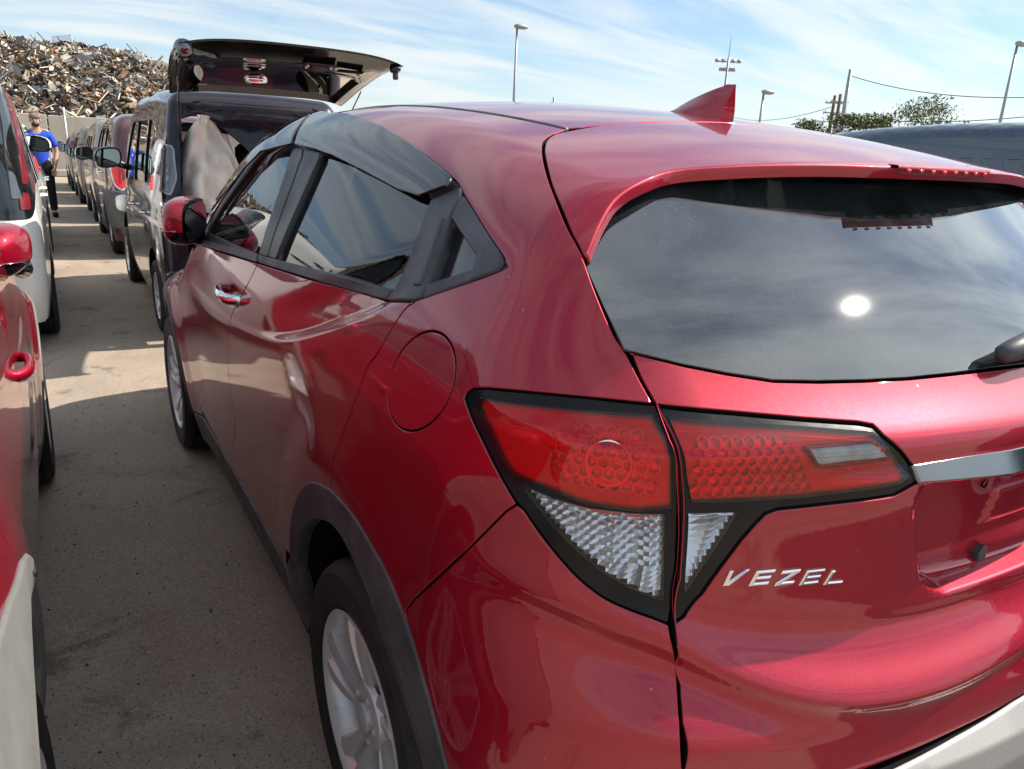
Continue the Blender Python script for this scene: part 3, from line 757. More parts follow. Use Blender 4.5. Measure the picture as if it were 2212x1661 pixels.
for i, x in enumerate(sx):
    y = -(.5085-.20*x*x); zt = 1.4965; t = min(1, (1-abs(x)/.1351)*8)
    V += [(x, y+.03, zt+.003), (x, y, zt+.0005), (x, y-.001, zt-.004), (x, y+.001, zt-.004-.008*t), (x, y+.03, zt-.004-.010*t)]
for i in range(len(sx)-1):
    for k in range(4): F.append((i*5+k, (i+1)*5+k, (i+1)*5+k+1, i*5+k+1))
sl_ = mesh('stop_lamp', V, F, M['stop_red'], spo)
M['led'] = plastic('led_red', (.8, .01, .012), .15, .6, coat=.8)
for i in range(8):
    x = -.112+.032*i; mesh('led', *xf(box((0, 0, 0), (.010, .004, .005), bev=.001), t=(x, -(.5115-.20*x*x), 1.4895)), M['led'], sl_)
sw = [(x, y_) for x in (-.15,) for y_ in ()]
# ---- rear window
gl = on([(1257, 556), (1302, 655), (1349, 752)], f_glass)
gbt = on([(1475, 784), (1573, 803), (1670, 818), (1767, 820), (1865, 818), (1962, 813), (2060, 803)], f_glass)
def gpt(x, z): return (x, -float(_Gc(np.array([z]))[0]-.25*x*x), z)
gtop = [gpt(0, 1.492), gpt(-.2, 1.488), gpt(-.38, 1.480), gpt(-.50, 1.470), gpt(-.58, 1.455), gpt(-.64, 1.43), gpt(-.68, 1.39)]
go = cat_(gtop, gl, gbt, [gpt(0, 1.218)]); rw = panel('rear_window', cat_(go, mirx(go[1:-1])), f_glass, (0, 1, -.6), .014, M['rear_glass'], car, gap=.001, er=.001, depth=.004, off=-.0015)
# ---- garnish bar and plate fittings
def f_garn(P): return -P[:, 1]-(.819-.27*P[:, 0]**2-.50*(P[:, 2]-1.085))
gr = on([(1976, 1006), (1991, 1039), (2090, 1031), (2190, 1021)], f_garn); gr_t = on([(1978, 1007), (2090, 988), (2190, 973)], f_garn)
gz0, gz1 = gr[-1][2], gr_t[-1][2]
gg = cat_(gr_t, [(0, -.80, gz1+.004)], mirx(gr_t), mirx(gr)[::1], [(0, -.806, gz0+.004)], gr[::-1])
gg = cat_(gr_t, [(0, -.80, gz1+.004)], mirx(gr_t), mirx(gr[::-1])[::-1][::-1], [(0, -.806, gz0+.004)], gr[::-1])
panel('garnish_bar', gg, f_garn, (0, 1, 0), .010, M['bar_chrome'], car, er=.003, depth=.05, gap=0)
pst = on([(2105, 1197)])[0]
mesh('plate_stopper', *prism([(-.010, -.016), (.012, -.016), (.012, .016), (.002, .020), (-.010, .008)], .016, pst+[0, .004, 0], (1, 0, 0), (0, 0, 1), .002), M['gray_plastic'], car, smooth=False)
hole = on([(2126, 1044)])[0]
mesh('plate_socket', *xf(lathe([(-.002, .0), (-.004, .004), (-.006, .006), (.002, .007)], 16), R=Rz(-math.pi/2), t=hole), M['dark'], car)
# ---- silver lower bumper
sb = cat_(rear([(0, .698), (-.08, .695), (-.23, .683), (-.378, .667), (-.50, .657), (-.60, .62), (-.62, .55), (-.60, .44), (-.4, .40), (0, .40)]))
def f_silver(P): return -P[:, 1]-(.862-.27*P[:, 0]**2-.5*np.maximum(P[:, 2]-.66, 0)**1-.15*np.maximum(.60-P[:, 2], 0))
sbp = panel('bumper_trim', cat_(sb, mirx(sb[1:-1])), f_silver, (0, 1, 0), .016, M['silver'], car, er=.006, depth=.03)
sbl = cat_([(0, -.80, .39), (-.4, -.78, .39), (-.60, -.74, .43), (-.60, -.70, .22), (0, -.72, .2)]); panel('bumper_skirt', cat_(sbl, mirx(sbl[1:-1])), f_rear, (0, 1, 0), .05, M['gray_plastic'], car)
# ---- tail lamps
lamp = cat_(on(L_lamp_top), on(L_lamp_left), on(L_lamp_bot), on(L_lamp_right))
DLp = (.62, .77, -.12)
R1 = [(1029, 874), (1034, 861), (1195, 879), (1406, 896), (1420, 915), (1438, 946), (1448, 998), (1449, 1098), (1374, 1105), (1267, 1090), (1174, 1053), (1106, 1024), (1088, 1001), (1052, 926)]
C1 = [(1127, 1052), (1195, 1082), (1267, 1102), (1374, 1115), (1434, 1117), (1433, 1298), (1374, 1276), (1302, 1237), (1249, 1194), (1195, 1140)]
R2 = [(1449, 901), (1740, 921), (1888, 932), (1934, 989), (1966, 1028), (1950, 1046), (1740, 1076), (1498, 1086), (1487, 1032), (1476, 966)]
C2 = [(1491, 1115), (1592, 1112), (1540, 1195), (1484, 1279)]
W2 = [(1747, 964), (1886, 951), (1902, 958), (1926, 988), (1921, 994), (1780, 1012), (1768, 1006)]
def hexcups(outline, f, D, back, pitch, mat, name, parent, depth=.012):
    """a field of six-sided cups behind the lens, each with its own facets"""
    D = np.asarray(D, float)/np.linalg.norm(D); e1 = np.cross(D, [0, 0, 1.0]); e1 /= np.linalg.norm(e1); e2 = np.cross(e1, D); E = np.stack([e1, e2], 1)
    p = np.asarray(outline)@E; lo, hi = p.min(0), p.max(0); V2 = []; F = []; dz = []
    r = pitch/math.sqrt(3)
    for j in range(int((hi[1]-lo[1])/(pitch*.866))+2):
        for i in range(int((hi[0]-lo[0])/pitch)+2):
            c = lo+np.array([(i+.5*(j % 2))*pitch, j*pitch*.866])
            if not inside(p, c[None])[0]: continue
            b = len(V2)
            for rr, d in ((r*.97, 0), (r*.82, 0), (r*.50, -depth*.7)):
                for k in range(6):
                    a = math.radians(30+60*k); V2.append(c+rr*np.array([math.cos(a), math.sin(a)])); dz.append(d+(.0015*rng.random() if d else 0))
            V2.append(c+rng.normal(0, .0006, 2)); dz.append(-depth*(.35+.25*rng.random()))
            for l in range(2):
                for k in range(6): k2 = (k+1) % 6; F.append((b+6*l+k, b+6*l+k2, b+6*l+6+k2, b+6*l+6+k))
            for k in range(6): F.append((b+12+k, b+12+(k+1) % 6, b+18))
    V2 = np.array(V2); base = V2@E.T; dep = (np.asarray(outline)@D)
    S, hit = march(f, base, np.broadcast_to(D, base.shape).copy(), dep.min()-.2, dep.max()+.2, n=60); N = grad(f, S)
    return mesh(name, S+N*(np.array(dz)-back)[:, None], F, mat, parent, smooth=False)
def ribbed(outline, f, D, back, pitch, dep_, name, parent, mat, fine=.006, wob=0.0):
    """moulded reflector: a stair of upward facing ribs, each broken into small facets"""
    D = np.asarray(D, float)/np.linalg.norm(D); e1 = np.cross(D, [0, 0, 1.0]); e1 /= np.linalg.norm(e1); e2 = np.cross(e1, D); E = np.stack([e1, e2], 1)
    p = np.asarray(outline)@E; lo, hi = p.min(0), p.max(0); Q = []; dz = []; F = []
    for k in range(int((hi[1]-lo[1])/pitch)+1):
        b0 = lo[1]+k*pitch; ym = b0+pitch*.5; xs_ = []
        for i in range(len(p)):
            a, b = p[i-1], p[i]
            if (a[1] > ym) != (b[1] > ym): xs_.append(a[0]+(b[0]-a[0])*(ym-a[1])/(b[1]-a[1]))
        if len(xs_) < 2: continue
        x0, x1 = min(xs_), max(xs_); n = max(2, int((x1-x0)/fine))
        for i in range(n+1):
            x = x0+(x1-x0)*i/n; w = wob*pitch*math.sin(x*140)+(i % 2)*pitch*.22*(wob > 0)
            Q += [(x, b0+w), (x, b0+pitch+w), (x, b0+pitch+w)]; dz += [dep_*(.75+.25*(i % 2)), .0, dep_*(.75+.25*(i % 2))]
        s0 = len(Q)-3*(n+1)
        for i in range(n): q = s0+3*i; F += [(q, q+3, q+4, q+1), (q+1, q+4, q+5, q+2)]
    Q = np.array(Q); base = Q@E.T; dp = np.asarray(outline)@D; S, hit = march(f, base, np.broadcast_to(D, base.shape).copy(), dp.min()-.2, dp.max()+.2, n=60); N = grad(f, S)
    return mesh(name, S+N*(np.array(dz)-back)[:, None], F, mat, parent, smooth=False)
for s_ in (-1, 1):
    fx = (lambda P: np.asarray(P)) if s_ < 0 else mirx
    dm = np.array([-s_, 1, 1])
    tl = empty('tail_lamp', (0, 0, 0)); tl.parent = car
    if s_ > 0: pass
    DL = np.array(DLp)*dm; DH = np.array((.30, .95, -.08))*dm
    panel('lamp_bezel', fx(lamp), f_body, DL, .008, M['bezel'], tl, off=-.004, depth=.003, holes=[fx(on(R1)), fx(on(C1))], er=.0015)
    panel('red_lens', fx(on(R1)), f_body, DL, .010, M['red_lens'], tl, off=-.0025, gap=-.001, depth=.006)
    panel('clear_lens', fx(on(C1)), f_body, DL, .010, M['clear_lens'], tl, off=-.0025, gap=-.001, depth=.006)
    c1 = on(C1); r1 = on(R1)
    wave = lambda P: .0065*(1-((P[:, 2]*105+.30*np.sin((P[:, 0]-P[:, 1])*330)) % 1))+.0022*np.abs(((P[:, 0]-P[:, 1])*75 % 1)*2-1)
    ribbed(fx(c1), f_body, DL, .016, .0070, .0055, 'lamp_reflector', tl, M['reflector'], .0075, .30)
    hx = on([(1188, 915), (1300, 925), (1388, 935), (1415, 975), (1422, 1080), (1320, 1074), (1196, 1040), (1182, 985)])
    panel('lamp_backing', fx(r1), f_body, DL, .012, M['red_plastic'], tl, off=-.012, gap=-.014, edge=False)
    hexcups(fx(hx), f_body, DL, .006, .0155, M['reflector'], 'hex_reflector', tl, .010)
    bc = on([(1312, 1005)]); bn = grad(f_body, bc)[0]; V, F = lathe([(.001, .031), (.003, .029), (-.004, .023), (-.012, .014), (-.014, .0)], 28, axis='x'); bx = np.cross([0, 0, 1.0], bn); bx /= np.linalg.norm(bx); RR = np.stack([bn, bx, np.cross(bn, bx)], 1); V = np.asarray(V)@RR.T*1.0+bc[0]-bn*.0085; mesh('lamp_bowl', fx(V) if s_ < 0 else [tuple(q) for q in (np.asarray(V)*[-1, 1, 1])], F, M['reflector'], tl)
    for k, (pa, pb) in enumerate([((1052, 905), (1180, 915)), ((1062, 935), (1180, 955)), ((1078, 968), (1182, 1000))]):
        st_ = on([pa, pb]); n_ = grad(f_body, st_); q = fx(np.linspace(st_[0]-n_[0]*.014, st_[1]-n_[1]*.014, 8)); mesh('lamp_rib', *tube(q, .0016, 5), M['red_plastic'], tl)
    # tailgate half
    tg = empty('tailgate_lamp', (0, 0, 0)); tg.parent = car
    panel('lamp_bezel', fx(on(L_l2)), f_body, DH, .008, M['bezel'], tg, off=-.004, depth=.003, holes=[fx(on(R2)), fx(on(C2))], er=.0015)
    panel('red_lens', fx(on(R2)), f_body, DH, .010, M['red_lens'], tg, off=-.0025, gap=-.001, depth=.006, holes=[fx(on(W2))])
    panel('reversing_lens', fx(on(W2)), f_body, DH, .008, M['clear_lens'], tg, off=-.0018, gap=-.0005, depth=.012, er=.002)
    ribs = lambda P: .0045*(1-(P[:, 2]*150) % 1)
    ribbed(fx(on(W2)), f_body, DH, .008, .0062, .0045, 'reversing_reflector', tg, M['white_plastic'], .012)
    panel('clear_lens', fx(on(C2)), f_body, DH, .010, M['clear_lens'], tg, off=-.0025, gap=-.001, depth=.006)
    ribs2 = lambda P: .0070*(1-(P[:, 2]*95) % 1)
    ribbed(fx(on(C2)), f_body, DH, .014, .0098, .0080, 'lamp_reflector', tg, M['reflector'], .02)
    panel('lamp_backing', fx(on(R2)), f_body, DH, .012, M['red_plastic'], tg, off=-.012, gap=-.012, edge=False)
    hexcups(fx(on([(1488, 925), (1600, 925), (1700, 932), (1762, 1075), (1640, 1080), (1505, 1084)])), f_body, DH, .006, .0150, M['reflector'], 'hex_reflector', tg, .009)
    for k in range(3):
        st_ = on([(1770+30*k, 1030+10*k-12), (1945-10*k, 1018+9*k)]); n_ = grad(f_body, st_); q = fx(np.linspace(st_[0]-n_[0]*.012, st_[1]-n_[1]*.012, 8)); mesh('lamp_rib', *tube(q, .0014, 5), M['red_plastic'], tg)
# ---- side windows
g_r = on([(598, 560), (858, 626), (900, 530), (938, 446), (905, 385), (840, 325), (765, 290), (700, 285), (690, 300)])
g_f = cat_(on([(558, 551), (640, 300)]), [(-.645, 1.10, 1.50), (-.67, 1.26, 1.465), (-.70, 1.40, 1.41), (-.745, 1.50, 1.33), (-.79, 1.60, 1.24), (-.825, 1.66, 1.16)])
g_q = on([(976, 476), (1029, 553), (1018, 580), (925, 609)])
wf_o = cat_(on([(833, 648)]), on(catmull(L_belt, 3)), W_beltf, side([(1.40, 1.134)]), on([(558, 567)]))
DW = (.93, .1, -.36)
wfr = panel('window_frame', wf_o, f_body, DW, .016, M['black_plastic'], car, off=-.004, holes=[g_r, g_f, g_q], er=.002, depth=.02)
pr = panel('rear_door_glass', g_r, f_body, DW, .02, M['side_glass'], car, off=-.012, gap=-.006, edge=False)
pf = panel('front_door_glass', g_f, f_body, DW, .03, M['front_glass'], car, off=-.012, gap=-.006, edge=False)
pq = panel('quarter_pane', g_q, f_body, DW, .015, M['gloss_black'], car, off=-.016, gap=-.004, edge=False)
bm = panel('belt_moulding', cat_(on([(560, 551), (700, 588), (848, 627), (836, 647), (700, 610), (561, 567)])), f_body, DW, .010, M['gray_plastic'], car, off=.003, er=.003, depth=.012)
bm2 = panel('belt_moulding', cat_(on([(556, 550)]), side([(1.40, 1.152), (1.75, 1.125), (1.75, 1.108), (1.40, 1.134)]), on([(556, 566)])), f_body, DW, .014, M['gray_plastic'], car, off=.003, er=.003, depth=.012)
b1 = panel('pillar_trim', on([(561, 549), (579, 554), (653, 337), (654, 322), (637, 320), (631, 337)]), f_body, DW, .010, M['black_plastic'], car, off=.002, er=.003, depth=.012)
b2 = panel('pillar_trim', on([(581, 554), (597, 558), (688, 345), (692, 330), (658, 322), (655, 340)]), f_body, DW, .010, M['black_plastic'], car, off=.002, er=.003, depth=.012)
ct = panel('corner_trim', on([(838, 648), (893, 648), (912, 644), (926, 612), (972, 476), (995, 432), (996, 408), (934, 434), (910, 500), (856, 626)]), f_body, DW, .010, M['gray_plastic'], car, off=.004, er=.004, depth=.02)
ch_ = panel('rear_door_handle', on([(899, 618), (914, 618), (958, 492), (964, 476), (948, 470), (938, 488)]), f_body, DW, .008, M['gray_plastic'], ct, off=.008, er=.003, depth=.01)
cq = panel('corner_trim', on([(916, 645), (1075, 585), (1086, 568), (1083, 555), (1054, 511), (1018, 452), (1000, 424), (978, 470), (1032, 552), (1022, 584), (928, 614)]), f_body, DW, .010, M['gray_plastic'], car, off=.003, er=.004, depth=.02)
v1 = panel('window_visor', cat_(on([(648, 319), (690, 328), (734, 344), (800, 377), (873, 416), (922, 432), (979, 414), (988, 396), (965, 376), (910, 333), (837, 286), (763, 259), (693, 252), (684, 256)])), f_body, DW, .012, M['visor'], car, off=.018, er=.002, depth=.004)
v2 = panel('window_visor', cat_(on([(640, 317), (676, 258)]), [(-.612, 1.11, 1.547), (-.642, 1.28, 1.513), (-.675, 1.40, 1.468), (-.708, 1.52, 1.402), (-.752, 1.60, 1.322), (-.79, 1.67, 1.24), (-.80, 1.64, 1.235), (-.752, 1.52, 1.315), (-.712, 1.41, 1.39), (-.680, 1.26, 1.44)]), f_body, DW, .014, M['visor'], car, off=.018, er=.002, depth=.004)
ins += [wfr, pr, pf, pq, bm, bm2, b1, b2, ct, cq, v1, v2]
# ---- front door handle
hp = on([(463, 627), (508, 655)])
ph = side([(1.20, 1.045), (1.04, 1.035)])
pa = np.array([(ph[0][0]+.004, 1.205, 1.040), (ph[0][0]-.026, 1.185, 1.042), (ph[0][0]-.038, 1.14, 1.043), (ph[0][0]-.040, 1.08, 1.041), (ph[0][0]-.034, 1.045, 1.038), (ph[0][0]-.014, 1.02, 1.036), (ph[0][0]+.006, 1.012, 1.036)])
hv, hf = tube(catmull(pa, 5), .0125, 12); hv = [(v[0], v[1], 1.04+(v[2]-1.04)*1.25) for v in hv]
ins.append(mesh('door_handle', hv, hf, M['chrome'], car))
for o_ in list(ins): mirrored(o_, car)

W0 = make_wheel(car, (-.868, 0, .333))
make_wheel(car, (-.868, 2.61, .333), proto=W0); make_wheel(car, (.868, 0, .333), True, proto=W0); make_wheel(car, (.868, 2.61, .333), True, proto=W0)
# underbody
V, F = box((0, 1.3, .26), (1.35, 4.0, .12), bev=.04); mesh('underbody', V, F, M['dark'], car)
# door mirror: red cap, black foot and housing, glass turned to the driver
def sellip(c, r, nu=28, nv=18, e=.75, cut=None):
    V = []; F = []
    sg = lambda v, p: math.copysign(abs(v)**p, v)
    for i in range(nv+1):
        a = -math.pi/2+math.pi*i/nv
        for j in range(nu):
            b = 2*math.pi*j/nu
            V.append((c[0]+r[0]*sg(math.cos(a), e)*sg(math.cos(b), e), c[1]+r[1]*sg(math.cos(a), e)*sg(math.sin(b), e), c[2]+r[2]*sg(math.sin(a), e)))
    for i in range(nv):
        for j in range(nu):
            k = (j+1) % nu; F.append((i*nu+j, i*nu+k, (i+1)*nu+k, (i+1)*nu+j))
    return V, F
def door_mirror(parent, c, rz, capm, flip=1, sz=(.105, .075, .078), glassrim=True):
    mr_ = empty('door_mirror', c, rz); mr_.parent = parent
    V, F = sellip((0, 0, 0), sz, 32, 20, .72)
    V = np.array(V); V[:, 1] = np.where(V[:, 1] < -.030, -.030-(V[:, 1]+.030)*.05, V[:, 1]*(1+.25*V[:, 0]/sz[0]*flip))
    V[:, 2] += .012*(V[:, 0]/sz[0])*flip
    cap = [f_ for f_ in F if V[list(f_)].mean(0)[2] > -.034 and V[list(f_)].mean(0)[1] > -.024]
    low = [f_ for f_ in F if f_ not in set(cap)]
    mesh('mirror_cap', V*[1.012, 1.012, 1.012], cap, capm, mr_); mesh('mirror_housing', V, low, M['gloss_black'], mr_)
    pl_ = [(sz[0]*.86*math.copysign(abs(math.cos(t))**.6, math.cos(t)), sz[2]*.80*math.copysign(abs(math.sin(t))**.6, math.sin(t))) for t in np.linspace(0, 2*math.pi, 32, endpoint=False)]
    gv = [(p[0], -.0365, p[1]+.012*p[0]/sz[0]*flip) for p in pl_]; mesh('mirror_glass', gv, [tuple(range(32))], M['mirror'], mr_, smooth=False)
    V, F = tube([(flip*sz[0]*.5, .01, -.05), (flip*sz[0]*1.15, .015, -.075), (flip*sz[0]*1.6, .02, -.085)], [.030, .026, .034], 12); mesh('mirror_foot', V, F, M['gloss_black'], mr_)
    V, F = tube([(-flip*sz[0]*1.0, -.01, -.030), (-flip*sz[0]*.93, .035, -.032), (-flip*sz[0]*.5, .066, -.034), (0, .078, -.036)], .0045, 8); mesh('signal_strip', V, F, M['dark_chrome'], mr_)
    return mr_
door_mirror(car, (-.895, 1.66, 1.205), math.radians(58), M['red'])
door_mirror(car, (.895, 1.66, 1.205), math.radians(-58), M['red'], -1)
# shark-fin aerial
zr = lambda x, y: float(hull_H(np.array([x]), np.array([y]))[0])
prof = [(-.005, .0, .026), (.006, .075, .004), (.02, .0835, .0035)]
V = []; F = []; ns = 16; n = 16
for i in range(ns+1):
    t = i/ns; yb = .010+.185*t; hgt = .072*(1-t**1.25)**.95 if t > .12 else .072
    wd = .030*math.sin(math.pi*min(1, .22+.70*t))**.7
    for j in range(n+1):
        a = math.pi*j/n; cx = math.cos(a); sz_ = math.sin(a)
        xx = wd*(cx*(1-sz_**1.2)*1.0+.10*cx*sz_); zz_ = hgt*sz_**.9
        lean = .032*(zz_/.082)*(1 if t < .5 else 1)*(1-t)
        V.append((xx, yb-lean*.0+(-.016*(zz_/.072) if t < .06 else 0), zr(0, yb)+zz_-.002))
for i in range(ns):
    for j in range(n): a = i*(n+1)+j; F.append((a, a+1, a+n+2, a+n+1))
F.append(tuple(range(n+1))[::-1])
mesh('aerial_fin', V, F, M['red'], car, sharp=50)
# VEZEL lettering, chrome, following the tailgate skin
LET = {
 'V': [[(0, 1), (.20, 1), (.24, .30), (.80, 1), (1.0, 1), (.36, 0), (.06, 0)]],
 'E': [[(0, 0), (1, 0), (1, .20), (.22, .20), (.22, .40), (.95, .40), (.95, .60), (.22, .60), (.22, .80), (1, .80), (1, 1), (0, 1)]],
 'Z': [[(0, 0), (1, 0), (1, .22), (.36, .22), (1, .80), (1, 1), (.0, 1), (0, .78), (.62, .78), (0, .22)]],
 'L': [[(0, 0), (1, 0), (1, .20), (.22, .20), (.22, 1), (0, 1)]]}
bl = on([(1560, 1262), (1822, 1258)]); badge = empty('badge', (0, 0, 0)); badge.parent = car
H_ = .0235; Wl = .0285; gapl = .0068
pos = [(i*(Wl+gapl)) for i in range(5)]; tot = pos[-1]+Wl
for ch, p0 in zip('VEZEL', pos):
    def place(x, z):
        f_ = (p0+x)/tot; a = bl[0]*(1-f_)+bl[1]*f_
        return np.array([a[0], 0, a[2]+z-.0015*f_])
    c0 = place(Wl/2, H_/2); S, _ = march(f_body, np.array([[c0[0], -1.1, c0[2]]]), np.array([[0, 1.0, 0]]), 0, .8); N = grad(f_body, S, 4e-3)[0]
    X = np.cross([0, 0, 1.0], N)*-1; X = np.cross(N, [0, 0, 1.0]) if (np.cross(N, [0, 0, 1.0]))[0] > 0 else -np.cross(N, [0, 0, 1.0]); X /= np.linalg.norm(X); Y = np.cross(N, X); Y = Y if Y[2] > 0 else -Y
    if np.cross(X, Y)@N < 0: X = X
    for poly in LET[ch]:
        P2 = np.array([((x-.5)*Wl+(y-.5)*.30*H_, (y-.5)*H_) for x, y in poly])
        V, F = prism(P2, .0042, S[0]-N*.0008, X, Y, .0016); mesh('letter', V, F, M['chrome'], badge, smooth=False)
# rear wiper
wp = empty('rear_wiper', (0, 0, 0)); wp.parent = car
def gq(x, z, o): return (x, -float(_Gc(np.array([z]))[0]-.25*x*x)-o*.72, z+o*.69)
V, F = tube(catmull([gq(-.150, 1.226, .012), gq(-.135, 1.228, .024), gq(-.10, 1.231, .030), gq(-.05, 1.236, .034), gq(0, 1.238, .036), gq(.03, 1.238, .02)], 4), np.interp(np.linspace(0, 1, 21), [0, .08, .3, .7, 1], [.002, .013, .017, .021, .020]), 14); mesh('wiper_cap', V, F, M['gray_plastic'], wp)
V, F = tube([gq(0, 1.24, .034), gq(.12, 1.25, .036), gq(.26, 1.262, .03), gq(.40, 1.268, .022)], [.010, .008, .006, .004], 8); mesh('wiper_arm', V, F, M['black_plastic'], wp)
V, F = tube([gq(.02, 1.252, .012), gq(.2, 1.27, .012), gq(.44, 1.285, .012)], .006, 6); mesh('wiper_blade', V, F, M['black_plastic'], wp)
# cabin
cab = empty('cabin', (0, 0, 0)); cab.parent = car
def soft(c, s, bev, R=None): return box(c, s, R, bev)
V, F = join(box((0, 1.0, .42), (1.45, 2.6, .05)), box((0, 2.0, .78), (1.35, .35, .40), bev=.08)); mesh('floor_and_dash', V, F, M['seat'], cab)
for x in (-.36, .36):
    V, F = join(soft((x, 1.08, .62), (.50, .50, .18), .06), soft((x, .80, .95), (.48, .15, .62), .06, Rx(.22))); mesh('front_seat', V, F, M['seat'], cab)
    V, F = join(soft((x, .73, 1.32), (.25, .09, .17), .04, Rx(.15)), tube([(x-.06, .76, 1.2), (x-.06, .74, 1.3)], .006), tube([(x+.06, .76, 1.2), (x+.06, .74, 1.3)], .006)); mesh('headrest', V, F, M['seat'], cab)
V, F = join(soft((0, .22, .66), (1.25, .5, .16), .06), soft((0, -.05, .96), (1.25, .14, .58), .06, Rx(.3))); mesh('rear_seat', V, F, M['seat'], cab)
for x in (-.42, 0, .42): V, F = soft((x, -.15, 1.30), (.24, .09, .15), .04, Rx(.3)); mesh('headrest', V, F, M['seat'], cab)
V, F = lathe([(-.012, .175), (0, .187), (.012, .175), (0, .163)], 32, closed=True); mesh('steering_wheel', *xf((V, F), R=Rx(-.35)@Rz(math.pi/2), t=(.36, 1.62, 1.0)), M['seat'], cab)
V, F = box((0, -.32, .98), (1.2, .42, .03)); mesh('parcel_shelf', V, F, M['seat'], cab)
V, F = box((0, .62, 1.49), (.94, 1.3, .02)); mesh('headliner', V, F, M['seat_light'], cab)
V, F = tube([(-.60, .52, 1.44), (-.66, .50, 1.18), (-.70, .52, .95)], .012, 6); mesh('seat_belt', V, F, M['seat_light'], cab)
V, F = tube([(.60, .52, 1.44), (.66, .50, 1.18), (.70, .52, .95)], .012, 6); mesh('seat_belt', V, F, M['seat_light'], cab)
for s in (-1, 1):
    V, F = box((s*.725, .52, 1.30), (.03, .11, .42), R=Ry(-s*.42)); mesh('inner_pillar', V, F, M['seat_light'], cab)
# ---------------------------------------------------------------- ground
def asphalt():
    m, nt, b, o = new_mat('asphalt'); setp(b, rough=.88, spec=.25)
    t = nd(nt, 'ShaderNodeTexCoord'); v = t.outputs['Object']
    big = noise(nt, .55, 6, .6, .4, vec=v); mid = noise(nt, 3.2, 7, .65, .5, vec=v); fine = noise(nt, 95, 5, .75, vec=v); grit = noise(nt, 330, 3, .7, vec=v)
    base = ramp(nt, mrange(nt, big, .3, .7, 0, 1), [(0, (.37, .300, .243)), (.5, (.44, .356, .288)), (1, (.52, .425, .335))])
    c = mixc_(nt, mrange(nt, fine, .25, .75, 0, 1), base, (.30, .30, .29), 'OVERLAY')
    c = mixc_(nt, mrange(nt, mid, .57, .66, 0, .65), c, (.12, .095, .08))        # oil and damp spots
    c = mixc_(nt, mrange(nt, noise(nt, 1.1, 8, .7, 1.2, vec=v), .50, .68, 0, .6), c, (.27, .185, .135))   # rusty dust
    vo = nd(nt, 'ShaderNodeTexVoronoi'); vo.inputs['Scale'].default_value = 190; nt.links.new(v, vo.inputs['Vector'])
    sp_ = nd(nt, 'ShaderNodeSeparateColor'); nt.links.new(vo.outputs['Color'], sp_.inputs[0])
    c = mixc_(nt, mrange(nt, sp_.outputs[0], .86, .96, 0, .5), c, (.50, .44, .37))
    c = mixc_(nt, mrange(nt, sp_.outputs[1], .93, .98, 0, .6), c, (.06, .05, .05))
    # cracks
    wv = nd(nt, 'ShaderNodeTexVoronoi', feature='DISTANCE_TO_EDGE'); wv.inputs['Scale'].default_value = .55
    ad = nd(nt, 'ShaderNodeVectorMath', operation='ADD'); nt.links.new(v, ad.inputs[0])
    nn = nd(nt, 'ShaderNodeTexNoise'); nn.inputs['Scale'].default_value = 3; nn.inputs['Detail'].default_value = 6; nt.links.new(v, nn.inputs['Vector'])
    sc_ = nd(nt, 'ShaderNodeVectorMath', operation='SCALE'); sc_.inputs[3].default_value = .45; nt.links.new(nn.outputs['Color'], sc_.inputs[0]); nt.links.new(sc_.outputs[0], ad.inputs[1])
    nt.links.new(ad.outputs[0], wv.inputs['Vector'])
    cr = mrange(nt, wv.outputs['Distance'], 0, .006, 1, 0)
    cm = nd(nt, 'ShaderNodeMath', operation='MULTIPLY'); nt.links.new(cr, cm.inputs[0]); nt.links.new(mrange(nt, big, .42, .6, 0, .6), cm.inputs[1])
    c = mixc_(nt, cm.outputs[0], c, (.03, .027, .025))
    nt.links.new(c, b.inputs['Base Color'])
    hh = nd(nt, 'ShaderNodeMath', operation='MULTIPLY_ADD'); nt.links.new(fine, hh.inputs[0]); hh.inputs[1].default_value = 1; nt.links.new(grit, hh.inputs[2])
    bump(nt, b, hh.outputs[0], .55, .006)
    return m
M['asphalt'] = asphalt()
V = [(-1500, -1500, 0), (1500, -1500, 0), (1500, 1500, 0), (-1500, 1500, 0)]
tag(mesh('ground', V, [(0, 1, 2, 3)], M['asphalt'], smooth=False), kind='structure')
